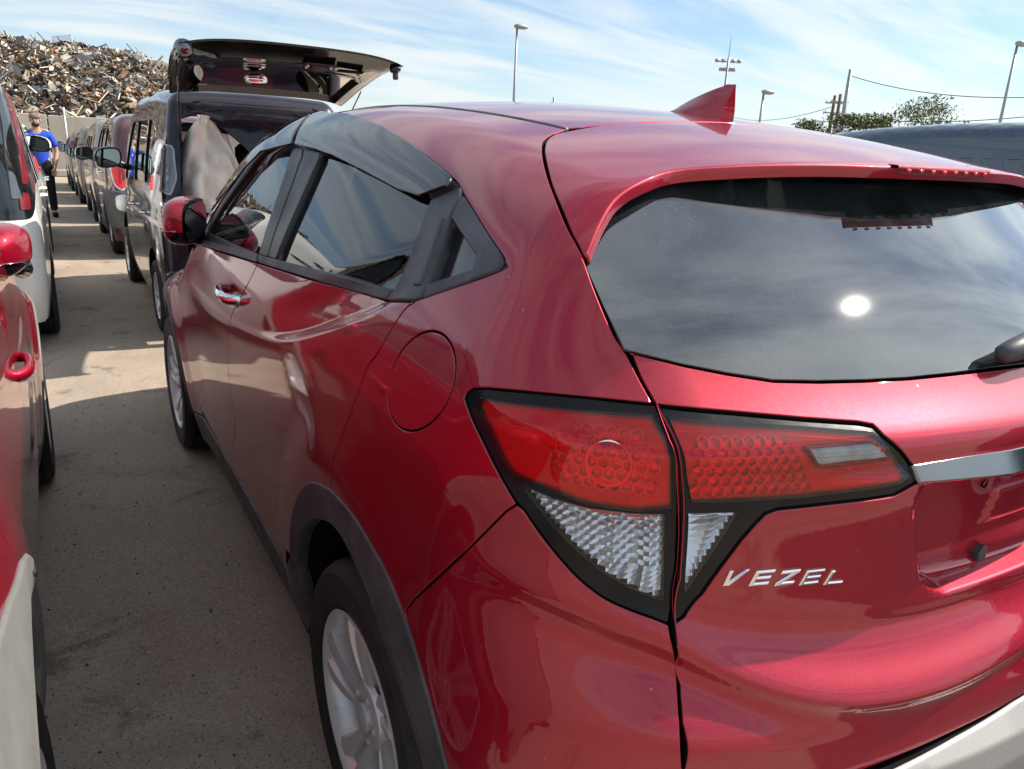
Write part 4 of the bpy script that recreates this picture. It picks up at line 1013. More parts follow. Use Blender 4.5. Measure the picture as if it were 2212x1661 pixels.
# ---------------------------------------------------------------- other parked cars
class CarShape:
    """hull of a simpler car in its own frame: y = 0 at the tail, nose at y = L, centre line x = 0"""
    def __init__(s, L, w, roof, rear, belt=1.1, tumble=.13, zroof=1.5, r=.12, rr=.09, kr=.12, kx=.14, noser=.2, bulge=.03, arch=None, taper=.07):
        s.L, s.w, s.r, s.rr, s.kx, s.kr, s.nr, s.arch = L, w, r, rr, kx, kr, noser, arch
        ys = np.linspace(0, L, 9); zs = [.15, .4, .7, .95, belt, belt+.2, zroof, zroof+.25]
        prof = np.array([-.05, -.008, 0, -.006, -bulge, -bulge-tumble*.33, -bulge-tumble, -bulge-tumble*1.5])
        tp = np.array([-taper*.9, -.01, 0, 0, 0, 0, -.005, -.03, -taper*2.2])
        s.W = Field(ys, zs, w+prof[None]+tp[:, None], 50, 40)
        s.H = Curve([p[0] for p in roof], [p[1] for p in roof]); s.R = Curve([p[0] for p in rear], [p[1] for p in rear])
    def Wf(s, y, z):
        v = s.W(y, z)
        if s.arch:
            for (yc, ra) in s.arch:
                d = np.hypot(y-yc, z-.34); v = v+.02*sstep((d-ra+.04)/.06)*(1-sstep((d-ra-.02)/.12))
        return v-.008*sstep((z-.86)/.03)*(1-sstep((z-.92)/.12))
    def f(s, P):
        a = rmax(np.abs(P[:, 0])-s.Wf(P[:, 1], P[:, 2]), -P[:, 1]+s.R(P[:, 2])+s.kx*P[:, 0]**2, s.r)
        a = rmax(a, P[:, 1]-(s.L-.25*P[:, 0]**2-.3*np.abs(P[:, 2]-.5)**2), s.nr)
        return rmax(a, P[:, 2]-(s.H(P[:, 1])-s.kr*P[:, 0]**2), s.rr)
def rrect(x0, x1, z0, z1, r=.03, k=4):
    o = []
    for cx, cz, a in ((x1-r, z1-r, 0), (x0+r, z1-r, 90), (x0+r, z0+r, 180), (x1-r, z0+r, 270)):
        for i in range(k+1): t = math.radians(a+90*i/k); o.append((cx+r*math.cos(t), cz+r*math.sin(t)))
    return o
def rpoly(pts, r=.03, k=3):
    """round the corners of a polygon"""
    P = np.asarray(pts, float); o = []; n = len(P)
    for i in range(n):
        a, b, c = P[i-1], P[i], P[(i+1) % n]; u = a-b; v = c-b; lu = np.linalg.norm(u); lv = np.linalg.norm(v); q = min(r, lu*.45, lv*.45)
        p0 = b+u/lu*q; p2 = b+v/lv*q
        for j in range(k+1): t = j/k; o.append((1-t)**2*p0+2*t*(1-t)*b+t*t*p2)
    return np.array(o)
def simple_car(S, loc, label, body, wins, arches=None, doors=(), rearwin=None, g=.04, wheelR=.30, tyrew=.17, rimR=.19, rear_hole=None, kw=None, group=None, lowz=.22, cladding=None, windscreen=None, rimmat=None, glassm=None, mirror=None, facing=0, handles=(), cat='car', framem=None, hood=True):
    """S shape, arches [(y, r)], wins [side window outlines (y, z)], doors [y of shut lines]"""
    root = empty('parked_car', loc, facing, label=label, cat=cat, group=group)
    f = S.f; L = S.L; glassm = glassm or M['side_glass']; framem = framem or M['gloss_black']
    sp3 = lambda pts: [(-float(S.Wf(np.array([y]), np.array([z]))[0]), y, z) for y, z in pts]
    ztop = [(y, float(S.H(np.array([y]))[0])) for y in np.linspace(.12, L-.3, 26)]
    pieces = []
    # side: lower edge with the arches, upper edge near the roof
    low = []
    y = .10
    for (yc, ra) in sorted(arches):
        a0 = math.acos(min(1, (lowz-.30)/ra if ra else 0)); zc = .32
        t0 = math.pi-math.asin((lowz-zc)/ra); t1 = math.asin((lowz-zc)/ra)
        low += [(yc+ra*math.cos(t), zc+ra*math.sin(t)) for t in np.linspace(t0, t1, 14)]
    low = [(.13, lowz)]+low+[(L-.22, lowz)]
    up = [(yy, zz-.055) for yy, zz in ztop]
    out2 = low+[(L-.16, .45)]+up[::-1]+[(.13, .5)]
    side_o = [(-S.w, y_, z_) for y_, z_ in out2]
    frames = [rpoly(w_, .05) for w_ in wins]
    D = (1, .02, -.12)
    bs_ = panel('body_side', side_o, f, D, g, body, root, gap=0, depth=.03, holes=[sp3(w_) for w_ in frames], reach=.5)
    pieces.append(bs_)
    for w_ in frames:
        pieces.append(panel('side_window', sp3(w_), f, D, g*1.5, glassm, root, gap=.002, off=-.012, edge=False, reach=.5))
    for yd in doors:
        pts = [(yd+.012*math.sin(z*4), z) for z in np.linspace(.32, 1.02, 12)]
        q = np.array(sp3(pts)); V = []; F = []
        for i, p in enumerate(q): V += [tuple(p+[-.0012, -.004, 0]), tuple(p+[-.0012, .004, 0])]
        for i in range(len(q)-1): F.append((2*i, 2*i+1, 2*i+3, 2*i+2))
        pieces.append(mesh('shut_line', V, F, M['dark'], root, smooth=False))
    for (yh, zh) in handles:
        hx_ = sp3([(yh, zh)])[0]; V, F = tube([(hx_[0]+.005, yh-.085, zh), (hx_[0]-.03, yh-.07, zh), (hx_[0]-.034, yh+.06, zh), (hx_[0]+.005, yh+.085, zh)], .011, 8)
        pieces.append(mesh('door_handle', V, F, body if not kw or 'handle' not in kw else kw['handle'], root))
    if cladding:
        for (yc, ra) in arches:
            t = np.linspace(math.radians(-15), math.radians(195), 22)
            o = sp3([(yc+(ra+.07)*math.cos(a), .32+(ra+.07)*math.sin(a)) for a in t]); i_ = sp3([(yc+(ra-.005)*math.cos(a), .32+(ra-.005)*math.sin(a)) for a in t[::-1]])
            pieces.append(panel('arch_moulding', list(o)+list(i_), f, (1, 0, 0), g, cladding, root, off=.012, depth=.03, er=.006, reach=.5))
        pieces.append(panel('sill_trim', sp3([(arches[0][0]+arches[0][1]-.02, lowz-.05), (arches[1][0]-arches[1][1]+.02, lowz-.05), (arches[1][0]-arches[1][1]+.02, lowz+.12), (arches[0][0]+arches[0][1]-.02, lowz+.12)]), f, (1, 0, 0), g, cladding, root, off=.010, depth=.02, reach=.5))
    for (yc, ra) in arches:
        V, F = wheelhouse(yc, ra+.02, -S.w+.03, -S.w+.36); pieces.append(mesh('wheel_housing', V, F, M['dark'], root))
    # roof and bonnet
    rt = [(x, y_) for y_ in (.14,) for x in (-S.w*.80, 0)]
    ry = [yy for yy in np.linspace(.10, L-.3, 12)]
    rw_ = S.w*.86
    wsy = windscreen
    roof_o = [(-rw_*.92, .16, 1), (-rw_, .5, 1), (-rw_, wsy[0], 1), (0, wsy[0]+.06, 1), (rw_, wsy[0], 1), (rw_, .5, 1), (rw_*.92, .16, 1), (0, .06, 1)]
    panel('roof_panel', roof_o, f, (0, 0, -1), g*1.3, body, root, gap=0, depth=.02, reach=2.2, n=110)
    wo_ = [(-rw_, wsy[0]+.01, 1), (-rw_*1.02, wsy[1], 1), (0, wsy[1]+.12, 1), (rw_*1.02, wsy[1], 1), (rw_, wsy[0]+.01, 1), (0, wsy[0]+.07, 1)]
    panel('windscreen', wo_, f, (0, -.2, -1), .07, M['front_glass'], root, off=-.004, gap=.002, edge=False, reach=2.2, n=110)
    if hood:
        bo = [(-rw_*1.03, wsy[1]+.01, 1), (-rw_*1.0, L-.32, 1), (-rw_*.6, L-.16, 1), (0, L-.12, 1), (rw_*.6, L-.16, 1), (rw_, L-.32, 1), (rw_*1.03, wsy[1]+.01, 1), (0, wsy[1]+.13, 1)]
        panel('bonnet', bo, f, (0, -.1, -1), .07, body, root, gap=0, depth=.02, reach=2.2, n=110)
    fo = [(-S.w*.95, L, .25), (-S.w*.95, L, .72), (0, L, .76), (S.w*.95, L, .72), (S.w*.95, L, .25)]
    panel('front_bumper', fo, f, (0, -1, 0), .07, body, root, gap=0, edge=False, reach=1.0)
    # rear
    if rear_hole is None:
        zt = float(S.H(np.array([.05]))[0])
        ro_ = [(0, 0, lowz), (-S.w*.90, 0, lowz), (-S.w*.955, 0, .5), (-S.w*.94, 0, 1.0), (-S.w*.85, 0, zt-.14), (-S.w*.70, 0, zt-.05), (0, 0, zt-.02)]
        ro_ = ro_+[(-p[0], p[1], p[2]) for p in ro_[-2:0:-1]]
        holes = [[(x, 0, z) for x, z in rpoly(rearwin, .05)]] if rearwin else []
        panel('tailgate', ro_, f, (0, 1, -.08), g, body, root, gap=0, depth=.03, holes=holes, reach=.9)
        if rearwin: panel('rear_window', holes[0], f, (0, 1, -.08), g*1.5, glassm, root, off=-.010, gap=.002, edge=False, reach=.9)
    for p in list(pieces): mirrored(p, root)
    # wheels
    first = None
    for (yc, ra) in arches:
        for s_ in (-1, 1):
            if first is None: first = make_wheel(root, (s_*(S.w-.012), yc, wheelR), R=wheelR, r=rimR, w=tyrew, mat=rimmat)
            else: make_wheel(root, (s_*(S.w-.012), yc, wheelR), s_ > 0, proto=first)
    V, F = box((0, L*.5, .27), (S.w*1.5, L*.86, .10), bev=.03); mesh('underbody', V, F, M['dark'], root)
    V, F = join(box((0, L*.42, .62), (S.w*1.45, .5, .5), bev=.08), box((0, L*.42-.22, .98), (S.w*1.4, .14, .5), bev=.06)); 
    return root, f, sp3
def inner_seats(root, ys, w, z=1.0):
    for y in ys:
        for x in (-w, w):
            V, F = box((x, y, z-.1), (.46, .14, .66), Rx(.2), .06); mesh('seat', V, F, M['seat'], root)
            V, F = box((x, y-.07, z+.32), (.26, .09, .16), Rx(.2), .04); mesh('headrest', V, F, M['seat'], root)

# the red car alongside: same body, grey lower trim, mirrors folded
left = copy_tree(car); left.location = (-2.292, -.15, 0)
left['label'] = 'glossy red car at the left edge with matt grey arch trim and folded mirror'
M['gray_trim'] = plastic('matt_grey_trim', (.15, .15, .145), .55, .4, grain=.2, var=.08)
def walk(o):
    yield o
    for c in o.children: yield from walk(c)
for o in list(walk(left)):
    nm = o.name.split('.')[0]
    if o.type == 'MESH' and nm in ('arch_moulding', 'rear_bumper'):
        o.data = o.data.copy(); o.data.materials[0] = M['gray_trim']
    if nm == 'door_mirror':
        sx = 1 if o.location.x > 0 else -1
        o.rotation_euler = (0, 0, math.radians(-100*sx)); o.location.x = sx*.835; o.location.y = 1.80; o.location.z = 1.115
    if nm == 'door_handle': o.location = (0, .12, -.16); o.data = o.data.copy(); o.data.materials[0] = M['red']
    if nm in ('seat_belt',): pass
qo = [(.02+.475*math.cos(t), .36+.475*math.sin(t)) for t in np.radians(np.linspace(50, 205, 18))]+[(-.50, .18), (-.56, .50), (-.50, .80), (-.30, .95), (-.10, .92), (.10, .87), (.22, .82), (.30, .77)]
qc = panel('quarter_cladding', side(qo), f_body, (1, .15, 0), .02, M['gray_trim'], left, off=.007, er=.006, depth=.012); mirrored(qc, left)
# dark kei van in front, tailgate open
def stuffs(): pass
M['black_paint'] = paint('black_purple_paint', (.010, .009, .018), metal=.2, rough=.3, dust=.02, crough=.01, cior=1.38)
kS = CarShape(3.40, .742, [(0, 1.79), (.3, 1.815), (1.0, 1.835), (1.8, 1.82), (2.35, 1.76), (2.7, 1.45), (2.95, 1.10), (3.2, 1.0), (3.40, .9)],
              [(.15, .10), (.4, .02), (.6, 0), (.9, .02), (1.2, .05), (1.5, .09), (1.7, .13), (1.9, .18)], belt=1.15, tumble=.085, zroof=1.66, rr=.09, r=.075, kx=.05, taper=.04, kr=.06)
KY = 4.55; KX = .075
kwins = [[(.46, 1.16), (.44, 1.60), (.62, 1.66), (.98, 1.665), (.98, 1.13)], [(1.06, 1.13), (1.06, 1.665), (1.74, 1.66), (1.74, 1.11)], [(1.82, 1.10), (1.82, 1.65), (2.22, 1.60), (2.62, 1.20), (2.66, 1.08)]]
kei, kf, ksp = simple_car(kS, (KX, KY, 0), 'dark purple-black box van with its tailgate raised, pale sheet hanging inside', M['black_paint'], kwins, [(.62, .345), (3.08-.0, .345)], doors=(.95, 1.78, 2.62), g=.026, wheelR=.285, tyrew=.155, rimR=.185, rear_hole=True, windscreen=(2.36, 2.92), handles=((.98, .90), (1.86, .90)), kw={'handle': M['chrome']}, cat='van', glassm=M['privacy'], group='cars parked in the right-hand row')
# rear frame round the opening
fo_ = [(0, .0, .30), (-.66, 0, .30), (-.715, 0, .50), (-.705, 0, 1.0), (-.66, 0, 1.45), (-.61, 0, 1.68), (-.50, 0, 1.765), (0, 0, 1.785)]
fo_ = fo_+[(-p[0], p[1], p[2]) for p in fo_[-2:0:-1]]
ho_ = [(x, 0, z) for x, z in rpoly([(-.56, .58), (.56, .58), (.575, 1.15), (.54, 1.62), (.46, 1.735), (-.46, 1.735), (-.54, 1.62), (-.575, 1.15)], .08)]
panel('rear_frame', fo_, kf, (0, 1, -.03), .03, M['black_paint'], kei, gap=0, depth=.05, holes=[ho_], reach=.5)
bo_ = [(x, 0, z) for x, z in rpoly([(-.70, .26), (.70, .26), (.70, .56), (-.70, .56)], .05)]
panel('rear_bumper', bo_, kf, (0, 1, 0), .03, M['black_paint'], kei, off=.035, depth=.06, er=.012, reach=.4)
M['trim_gray'] = plastic('interior_trim', (.022, .023, .028), .7, .3)
# loading space lining
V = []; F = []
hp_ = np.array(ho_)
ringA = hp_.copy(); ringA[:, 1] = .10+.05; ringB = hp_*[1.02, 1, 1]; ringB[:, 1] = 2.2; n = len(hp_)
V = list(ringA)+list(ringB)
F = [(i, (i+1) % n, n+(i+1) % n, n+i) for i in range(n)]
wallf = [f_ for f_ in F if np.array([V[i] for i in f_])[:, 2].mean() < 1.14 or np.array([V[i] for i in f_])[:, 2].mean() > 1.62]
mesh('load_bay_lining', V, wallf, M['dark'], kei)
V, F = box((0, 2.4, .6), (1.3, 1.6, .3), bev=.05); mesh('floor_pan', V, F, M['seat'], kei)
inner_seats(kei, (1.25, 2.1), .33, 1.05)
V, F = box((0, 2.75, .90), (1.3, .35, .35), bev=.08); mesh('dashboard', V, F, M['seat'], kei)
# tail lamps in chrome surrounds, slats below
M['smoke_lens'] = glass('smoked_clear_lens', (.55, .60, .66), .02, 1.5, dust=.03, boost=.08)
for s_ in (-1, 1):
    DK = (-s_*.75, .7, 0)
    xs = lambda P: [(-s_*p[0], p[1], p[2]) for p in P]
    lo_ = rpoly([(-.725, 1.13), (-.735, 1.40), (-.70, 1.43), (-.635, 1.43), (-.615, 1.20), (-.64, 1.08)], .03)
    li_ = rpoly([(-.720, 1.14), (-.729, 1.390), (-.70, 1.415), (-.643, 1.415), (-.626, 1.205), (-.646, 1.10)], .025)
    E1 = np.array([.7, .75, 0])
    def lampo(P): return xs([(p[0], .02+(p[0]+.70)*-.6 if False else .03, p[1]) for p in P])
    def lam(P): return xs([(-.70+(p[0]+.675)*.70, .06-(p[0]+.675)*.9, p[1]) for p in P])
    panel('lamp_surround', lam(lo_), kf, DK, .014, M['bar_chrome'], kei, off=.012, depth=.025, er=.004, holes=[lam(li_)], reach=.4)
    panel('tail_lamp', lam(li_), kf, DK, .018, M['smoke_lens'], kei, off=.006, edge=False, gap=-.002, reach=.4)
    panel('lamp_backing', lam(li_), kf, DK, .018, M['reflector'], kei, off=-.006, edge=False, gap=-.002, reach=.4)
    for k in range(4):
        z0 = 1.03-.052*k; sl_o = rpoly([(-.715, z0-.012), (-.72, z0+.014), (-.655, z0+.014-.012), (-.65, z0-.012-.012)], .006)
        panel('lamp_slat', lam(sl_o), kf, DK, .012, M['chrome'], kei, off=.010, depth=.015, er=.003, reach=.4)
    panel('lamp_strip', lam(rpoly([(-.735, .83), (-.735, 1.07), (-.64, 1.06), (-.63, .83)], .02)), kf, DK, .016, M['gloss_black'], kei, off=.003, depth=.01, reach=.4)
    V, F = tube([(s_*.50, .10, 1.55), (s_*.53, -.30, 1.72)], .009, 8); V2, F2 = tube([(s_*.53, -.30, 1.72), (s_*.55, -.55, 1.84)], .005, 6)
# raised tailgate: skin, inner panel, latch, parking mirror, struts
tgk = empty('tailgate', (0, .06, 1.80), 0); tgk.parent = kei; tgk.rotation_euler = (math.radians(-8), 0, 0)
# local frame: x across, -y towards the camera, z up; 1.10 m long, curved skin
def gate_skin(u, v): # u -1..1 across, v 0 hinge .. 1 edge
    x = u*(.60+.07*math.sin(min(v, 1)*math.pi*.6)); yy = -1.12*v+.07*abs(u)**3*v; zz = .10*math.sin(v*math.pi*.80)*(1-.25*u*u)+.02-.055*abs(u)**6*(1-.5*v)
    return (x, yy, zz)
nu, nv = 28, 20
V = [gate_skin(-1+2*i/nu, j/nv) for j in range(nv+1) for i in range(nu+1)]
F = [(j*(nu+1)+i, (j+1)*(nu+1)+i, (j+1)*(nu+1)+i+1, j*(nu+1)+i+1) for j in range(nv) for i in range(nu)]
mesh('outer_skin', V, F, M['black_paint'], tgk)
inn = []
for j in range(nv+1):
    for i in range(nu+1):
        u = -1+2*i/nu; v = j/nv; x, yy, zz = gate_skin(u*.97, v*.985)
        e = min(1-abs(u), v*1.2, (1-v)*1.0)/.12; dz = -.012-.055*min(1, max(0, e))
        if .12 < v < .52 and abs(u) < .80: dz += .030          # the window well
        if .62 < v < .9 and abs(u) < .75: dz -= .018
        inn.append((x, yy, zz+dz))
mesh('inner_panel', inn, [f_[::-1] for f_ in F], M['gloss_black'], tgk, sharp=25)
rim_v = []
loop = [(i, 0) for i in range(nu+1)]+[(nu, j) for j in range(1, nv+1)]+[(i, nv) for i in range(nu-1, -1, -1)]+[(0, j) for j in range(nv-1, 0, -1)]
A_ = [V[j*(nu+1)+i] for i, j in loop]; B_ = [inn[j*(nu+1)+i] for i, j in loop]; m = len(loop)
mesh('tailgate_edge', A_+B_, [(i, (i+1) % m, m+(i+1) % m, m+i) for i in range(m)], M['black_paint'], tgk)
wv = [tuple(np.array(gate_skin(-.78+1.56*i/8, .13+.38*j/6))+[0, 0, -.040]) for j in range(7) for i in range(9)]
mesh('rear_window', wv, [(j*9+i, (j+1)*9+i, (j+1)*9+i+1, j*9+i+1) for j in range(6) for i in range(8)], M['side_glass'], tgk)
def gp(u, v, d): x, yy, zz = gate_skin(u, v); return (x, yy, zz+d)
V2, F2 = sellip(gp(-.18, .36, -.085), (.075, .055, .035), 20, 12, .8); mesh('parking_mirror', V2, F2, M['chrome'], tgk)
V2, F2 = box(gp(.22, .84, -.105), (.085, .06, .03), bev=.006); lt = mesh('latch', V2, F2, M['gray_plastic'], tgk, smooth=False)
M['bracket'] = metal('painted_bracket', (.45, .16, .14), .4, metallic=.2)
V2, F2 = box(gp(.22, .84, -.094), (.20, .10, .012), bev=.004); mesh('latch_plate', V2, F2, M['black_paint'], tgk, smooth=False)
for dx, dy in ((-.075, .02), (-.075, -.02), (.07, -.005)):
    q = gp(.22, .84, -.104); V2, F2 = xf(lathe([(-.004, 0), (-.004, .007), (.003, .009)], 10, axis='z'), t=(q[0]+dx, q[1]+dy, q[2])); mesh('bolt', V2, F2, M['chrome'], tgk)
V2, F2 = box(gp(.52, .84, -.100), (.17, .05, .010), bev=.004); mesh('grip_pocket', V2, F2, M['dark'], tgk, smooth=False)
for u in (-.95, .95):
    V2, F2 = sellip(gp(u*(1 if u < 0 else .98), .90 if u < 0 else .95, -.035), ((.05, .10, .055) if u < 0 else (.03, .05, .02)), 18, 12, .8); mesh('spoiler_end', V2, F2, M['dark_chrome'] if u < 0 else M['gloss_black'], tgk)
V2, F2 = box(gp(.93, .95, -.06), (.03, .03, .07), bev=.004); mesh('buffer', V2, F2, M['gray_plastic'], tgk)
for s_ in (-1, 1):
    V2, F2 = tube([(s_*.545, .12, 1.45), (s_*.58, -.18, 1.70)], .010, 8); st1 = mesh('gas_strut', V2, F2, M['black_plastic'], kei)
    V2, F2 = tube([(s_*.58, -.18, 1.70), (s_*.60, -.36, 1.85)], .005, 6); mesh('strut_rod', V2, F2, M['dark_chrome'], st1)
door_mirror(kei, (-.86, 2.50, 1.27), math.radians(8), M['black_paint'], sz=(.115, .07, .095))
# pale sheet hung over the load
M['sheet'] = plastic('pale_sheet', (.90, .88, .82), .8, .2, var=.08)
nuv = 34; V = []
for j in range(nuv+1):
    for i in range(nuv+1):
        u = -1+2*i/nuv; v = j/nuv
        wdt = .05+.135*math.sin(min(1, v*1.6)*math.pi*.5)+.03*v
        wdt = .175+.03*v; x = u*wdt+.05*v*(1 if u > 0 else .3); zt = 1.635-.30*abs(u)**2.3-.05*u; z = zt+(.96-zt)*v
        y = .10+.10*u*u+.045*math.sin(u*5+v*3)+.03*math.sin(v*9+u*4)+.05*v+.03*math.sin(u*11+v*6)*v+.02*math.sin(v*17-u*9)
        if u > .2: y += .05*math.sin((u-.2)*3)*v; x += .05*math.sin(v*3.1)
        V.append((x, y, z))
F = [(j*(nuv+1)+i, (j+1)*(nuv+1)+i, (j+1)*(nuv+1)+i+1, j*(nuv+1)+i+1) for j in range(nuv) for i in range(nuv)]
tag(mesh('sheet', V, F, M['sheet'], None, loc=(KX-.355, KY, 0)), 'pale crumpled sheet draped over the load inside the open box van', 'sheet')
M['green_cloth'] = plastic('green_cloth', (.10, .15, .06), .9, .1)
V, F = sellip((0, 0, 0), (.20, .30, .22), 24, 16, .9); V = [(v[0]*(1+.1*math.sin(v[2]*30)), v[1], v[2]+.02*math.sin(v[0]*25)) for v in V]
tag(mesh('bundle', V, F, M['green_cloth'], None, loc=(KX+.12, KY+.75, 1.20)), 'dark green cloth bundle to the right of the pale sheet in the box van', 'bundle')
def rear_lamp(root, f, poly, mat, backing=None, sides=(-1, 1), off=.004, D=(.35, 1, 0), name='tail_lamp', g=.03, depth=.02):
    for s_ in sides:
        o = [(s_*x, 0, z) for x, z in poly]; DD = (-s_*D[0]*-1 if False else (D[0] if s_ > 0 else -D[0]), D[1], D[2])
        q, hit = march(f, np.array([(p[0]-DD[0]*.0, p[1], p[2]) for p in o])-np.array([[0, .6, 0]]), np.tile(np.array([[0, 1.0, 0]]), (len(o), 1)), 0, 1.6, n=80)
        panel(name, q, f, DD, g, mat, root, off=off, gap=0, depth=depth, er=.004, reach=.5)
        if backing: panel('lamp_backing', q, f, DD, g, backing, root, off=-.012, gap=.002, edge=False, reach=.5)
# white van, left row: only its right rear corner shows
M['white'] = paint('white_paint', (.74, .75, .73), metal=0, rough=.45, dust=.06, flake=False)
vS = CarShape(4.4, .84, [(0, 1.80), (.25, 1.845), (1.0, 1.87), (2.2, 1.86), (2.8, 1.76), (3.3, 1.40), (3.6, 1.12), (4.0, 1.03), (4.4, .9)],
              [(.15, .12), (.4, .02), (.6, 0), (.9, .03), (1.2, .07), (1.5, .13), (1.7, .19), (1.9, .26)], belt=1.1, tumble=.11, zroof=1.7, r=.16, rr=.10, kx=.10)
vw = [[(.45, 1.12), (.55, 1.58), (1.35, 1.62), (1.35, 1.10)], [(1.45, 1.10), (1.45, 1.62), (2.25, 1.61), (2.25, 1.07)], [(2.35, 1.07), (2.35, 1.60), (2.75, 1.52), (3.20, 1.06)]]
van, vf, vsp = simple_car(vS, (-2.175, 4.62, 0), 'white people carrier with tall black and red tail lamp, ahead of the left-hand red car', M['white'], vw, [(.80, .37), (3.50, .37)], doors=(1.40, 2.30, 3.15), g=.035, wheelR=.32, tyrew=.2, rimR=.21, rearwin=[(-.62, 1.10), (.62, 1.10), (.56, 1.62), (-.56, 1.62)], windscreen=(2.75, 3.5), handles=((1.55, .98), (2.45, .98)), group='cars parked in the left-hand row', cat='van')
rear_lamp(van, vf, rpoly([(-.76, .92), (-.785, 1.0), (-.785, 1.3), (-.765, 1.6), (-.735, 1.76), (-.60, 1.76), (-.56, 1.4), (-.56, .92)], .03), M['gloss_black'], off=.006, name='lamp_bezel', D=(1, .6, 0), g=.02)
rear_lamp(van, vf, rpoly([(-.752, 1.14), (-.752, 1.3), (-.735, 1.6), (-.71, 1.72), (-.69, 1.72), (-.712, 1.6), (-.728, 1.3), (-.728, 1.14)], .008), M['strip_red'], off=.014, name='tail_lamp', g=.010, D=(1, .6, 0))
rear_lamp(van, vf, rpoly([(-.715, 1.05), (-.715, 1.35), (-.68, 1.68), (-.65, 1.68), (-.655, 1.3), (-.66, 1.05)], .01), M['smoke_lens'], off=.016, name='lamp_cover', D=(1, .6, 0), g=.012)
rear_lamp(van, vf, rpoly([(-.752, .98), (-.75, 1.08), (-.70, 1.08), (-.70, .98)], .010), M['strip_red'], off=.015, name='brake_lamp', D=(1, .6, 0), g=.012)
door_mirror(van, (.83, 2.95, 1.36), math.radians(-12), M['white'], -1, sz=(.12, .07, .075))
door_mirror(van, (-.83, 2.95, 1.36), math.radians(12), M['white'], 1, sz=(.12, .07, .075))
inner_seats(van, (1.3, 2.3), .38, 1.05)
# second car of the left row
M['ice'] = paint('pale_silver_paint', (.55, .58, .62), metal=.4, rough=.35, dust=.08)
hS = lambda L=4.0, w=.85, H=1.52, rk=.0: CarShape(L, w, [(0, H-.12), (.25, H-.03), (.9, H), (1.6, H), (2.2, H-.06), (2.6, H-.22), (3.0, H-.45), (3.4, .95), (L, .82)],
              [(.15, .12), (.4, .02), (.6, 0), (.9, .04), (1.1, .09+rk*.3), (1.3, .18+rk), (1.5, .30+rk), (1.7, .42+rk)], belt=1.0, tumble=.16, zroof=1.42, r=.17, rr=.10, kx=.14, taper=.08, noser=.25)
hw = lambda H=1.52: [[(.50, 1.02), (.66, H-.20), (1.30, H-.15), (1.30, .99)], [(1.38, .99), (1.38, H-.15), (2.05, H-.20), (2.75, .97)]]
wS2 = CarShape(4.0, .85, [(0, 1.70), (.25, 1.76), (.9, 1.79), (1.6, 1.78), (2.2, 1.72), (2.6, 1.45), (3.0, 1.12), (3.4, .98), (4.0, .85)],
               [(.15, .12), (.4, .02), (.6, 0), (.9, .03), (1.1, .06), (1.3, .10), (1.5, .15), (1.9, .26)], belt=1.0, tumble=.20, zroof=1.65, r=.17, rr=.08, kx=.12, taper=.08, noser=.25)
w2, w2f, _ = simple_car(wS2, (-2.17, 9.35, 0), 'tall pale silver hatchback with small red tail lamp, beyond the white people carrier', M['ice'], hw(1.76), [(.70, .35), (3.2, .35)], doors=(1.34, 2.45), g=.05, rearwin=[(-.62, 1.24), (.62, 1.24), (.58, 1.64), (-.58, 1.64)], windscreen=(2.3, 3.2), group='cars parked in the left-hand row', handles=((1.1, .88), (2.1, .86)))
rear_lamp(w2, w2f, rpoly([(-.80, .98), (-.78, 1.16), (-.66, 1.16), (-.66, 1.02)], .03), M['red_plastic'], off=.012)
# dark red off-roader with round tail lamps, right row
M['maroon'] = paint('maroon_paint', (.075, .008, .016), metal=.5, rough=.3, dust=.12, crough=.01)
M['bump_gray'] = plastic('matt_grey_bumper', (.09, .095, .10), .55, .4, var=.15)
M['silver_plastic'] = metal('silver_trim', (.55, .56, .56), .35)
uS = CarShape(3.95, .80, [(0, 1.62), (.2, 1.70), (.9, 1.74), (1.8, 1.74), (2.2, 1.68), (2.6, 1.35), (2.8, 1.14), (3.3, 1.10), (3.95, 1.0)],
              [(.15, .12), (.4, .03), (.6, 0), (.9, .04), (1.2, .09), (1.5, .15), (1.7, .21), (1.9, .28)], belt=1.15, tumble=.10, zroof=1.62, r=.13, rr=.12, kx=.08, taper=.05, arch=[(.66, .37), (3.1, .37)])
uw = [[(.42, 1.18), (.44, 1.50), (1.0, 1.58), (1.0, 1.16)], [(1.08, 1.16), (1.08, 1.59), (1.75, 1.58), (1.75, 1.14)], [(1.83, 1.13), (1.83, 1.57), (2.15, 1.52), (2.50, 1.14)]]
suv, sf, _ = simple_car(uS, (.13, 9.18, 0), 'dark red off-roader with rounded red and white tail lamp and grey bumper', M['maroon'], uw, [(.66, .37), (3.1, .37)], doors=(1.04, 1.79, 2.56), g=.035, wheelR=.345, tyrew=.21, rimR=.20, cladding=M['bump_gray'], rearwin=[(-.5, 1.2), (.5, 1.2), (.46, 1.52), (-.46, 1.52)], windscreen=(2.2, 2.75), handles=((1.2, 1.0), (1.95, 1.0)), kw={'handle': M['chrome']}, group='cars parked in the right-hand row')
pl_ = lambda cx, cz, a, b, n=20: [(cx+a*math.cos(t), cz+b*math.sin(t)) for t in np.linspace(0, 2*math.pi, n, endpoint=False)]
eg = [(-.755, 1.06), (-.745, 1.16), (-.60, 1.17), (-.575, 1.0), (-.60, .86), (-.66, .82), (-.73, .88)]
rear_lamp(suv, sf, rpoly(eg, .05), M['white_plastic'], off=.010, name='lamp_surround', g=.02)
eg2 = [(x*.96+(-.665)*.04+.0, z) for x, z in [(-.735, 1.06), (-.73, 1.14), (-.615, 1.145), (-.595, 1.0), (-.615, .88), (-.66, .85), (-.715, .90)]]
rear_lamp(suv, sf, rpoly(eg2, .045), M['red_plastic'], off=.022, name='tail_lamp', g=.02)
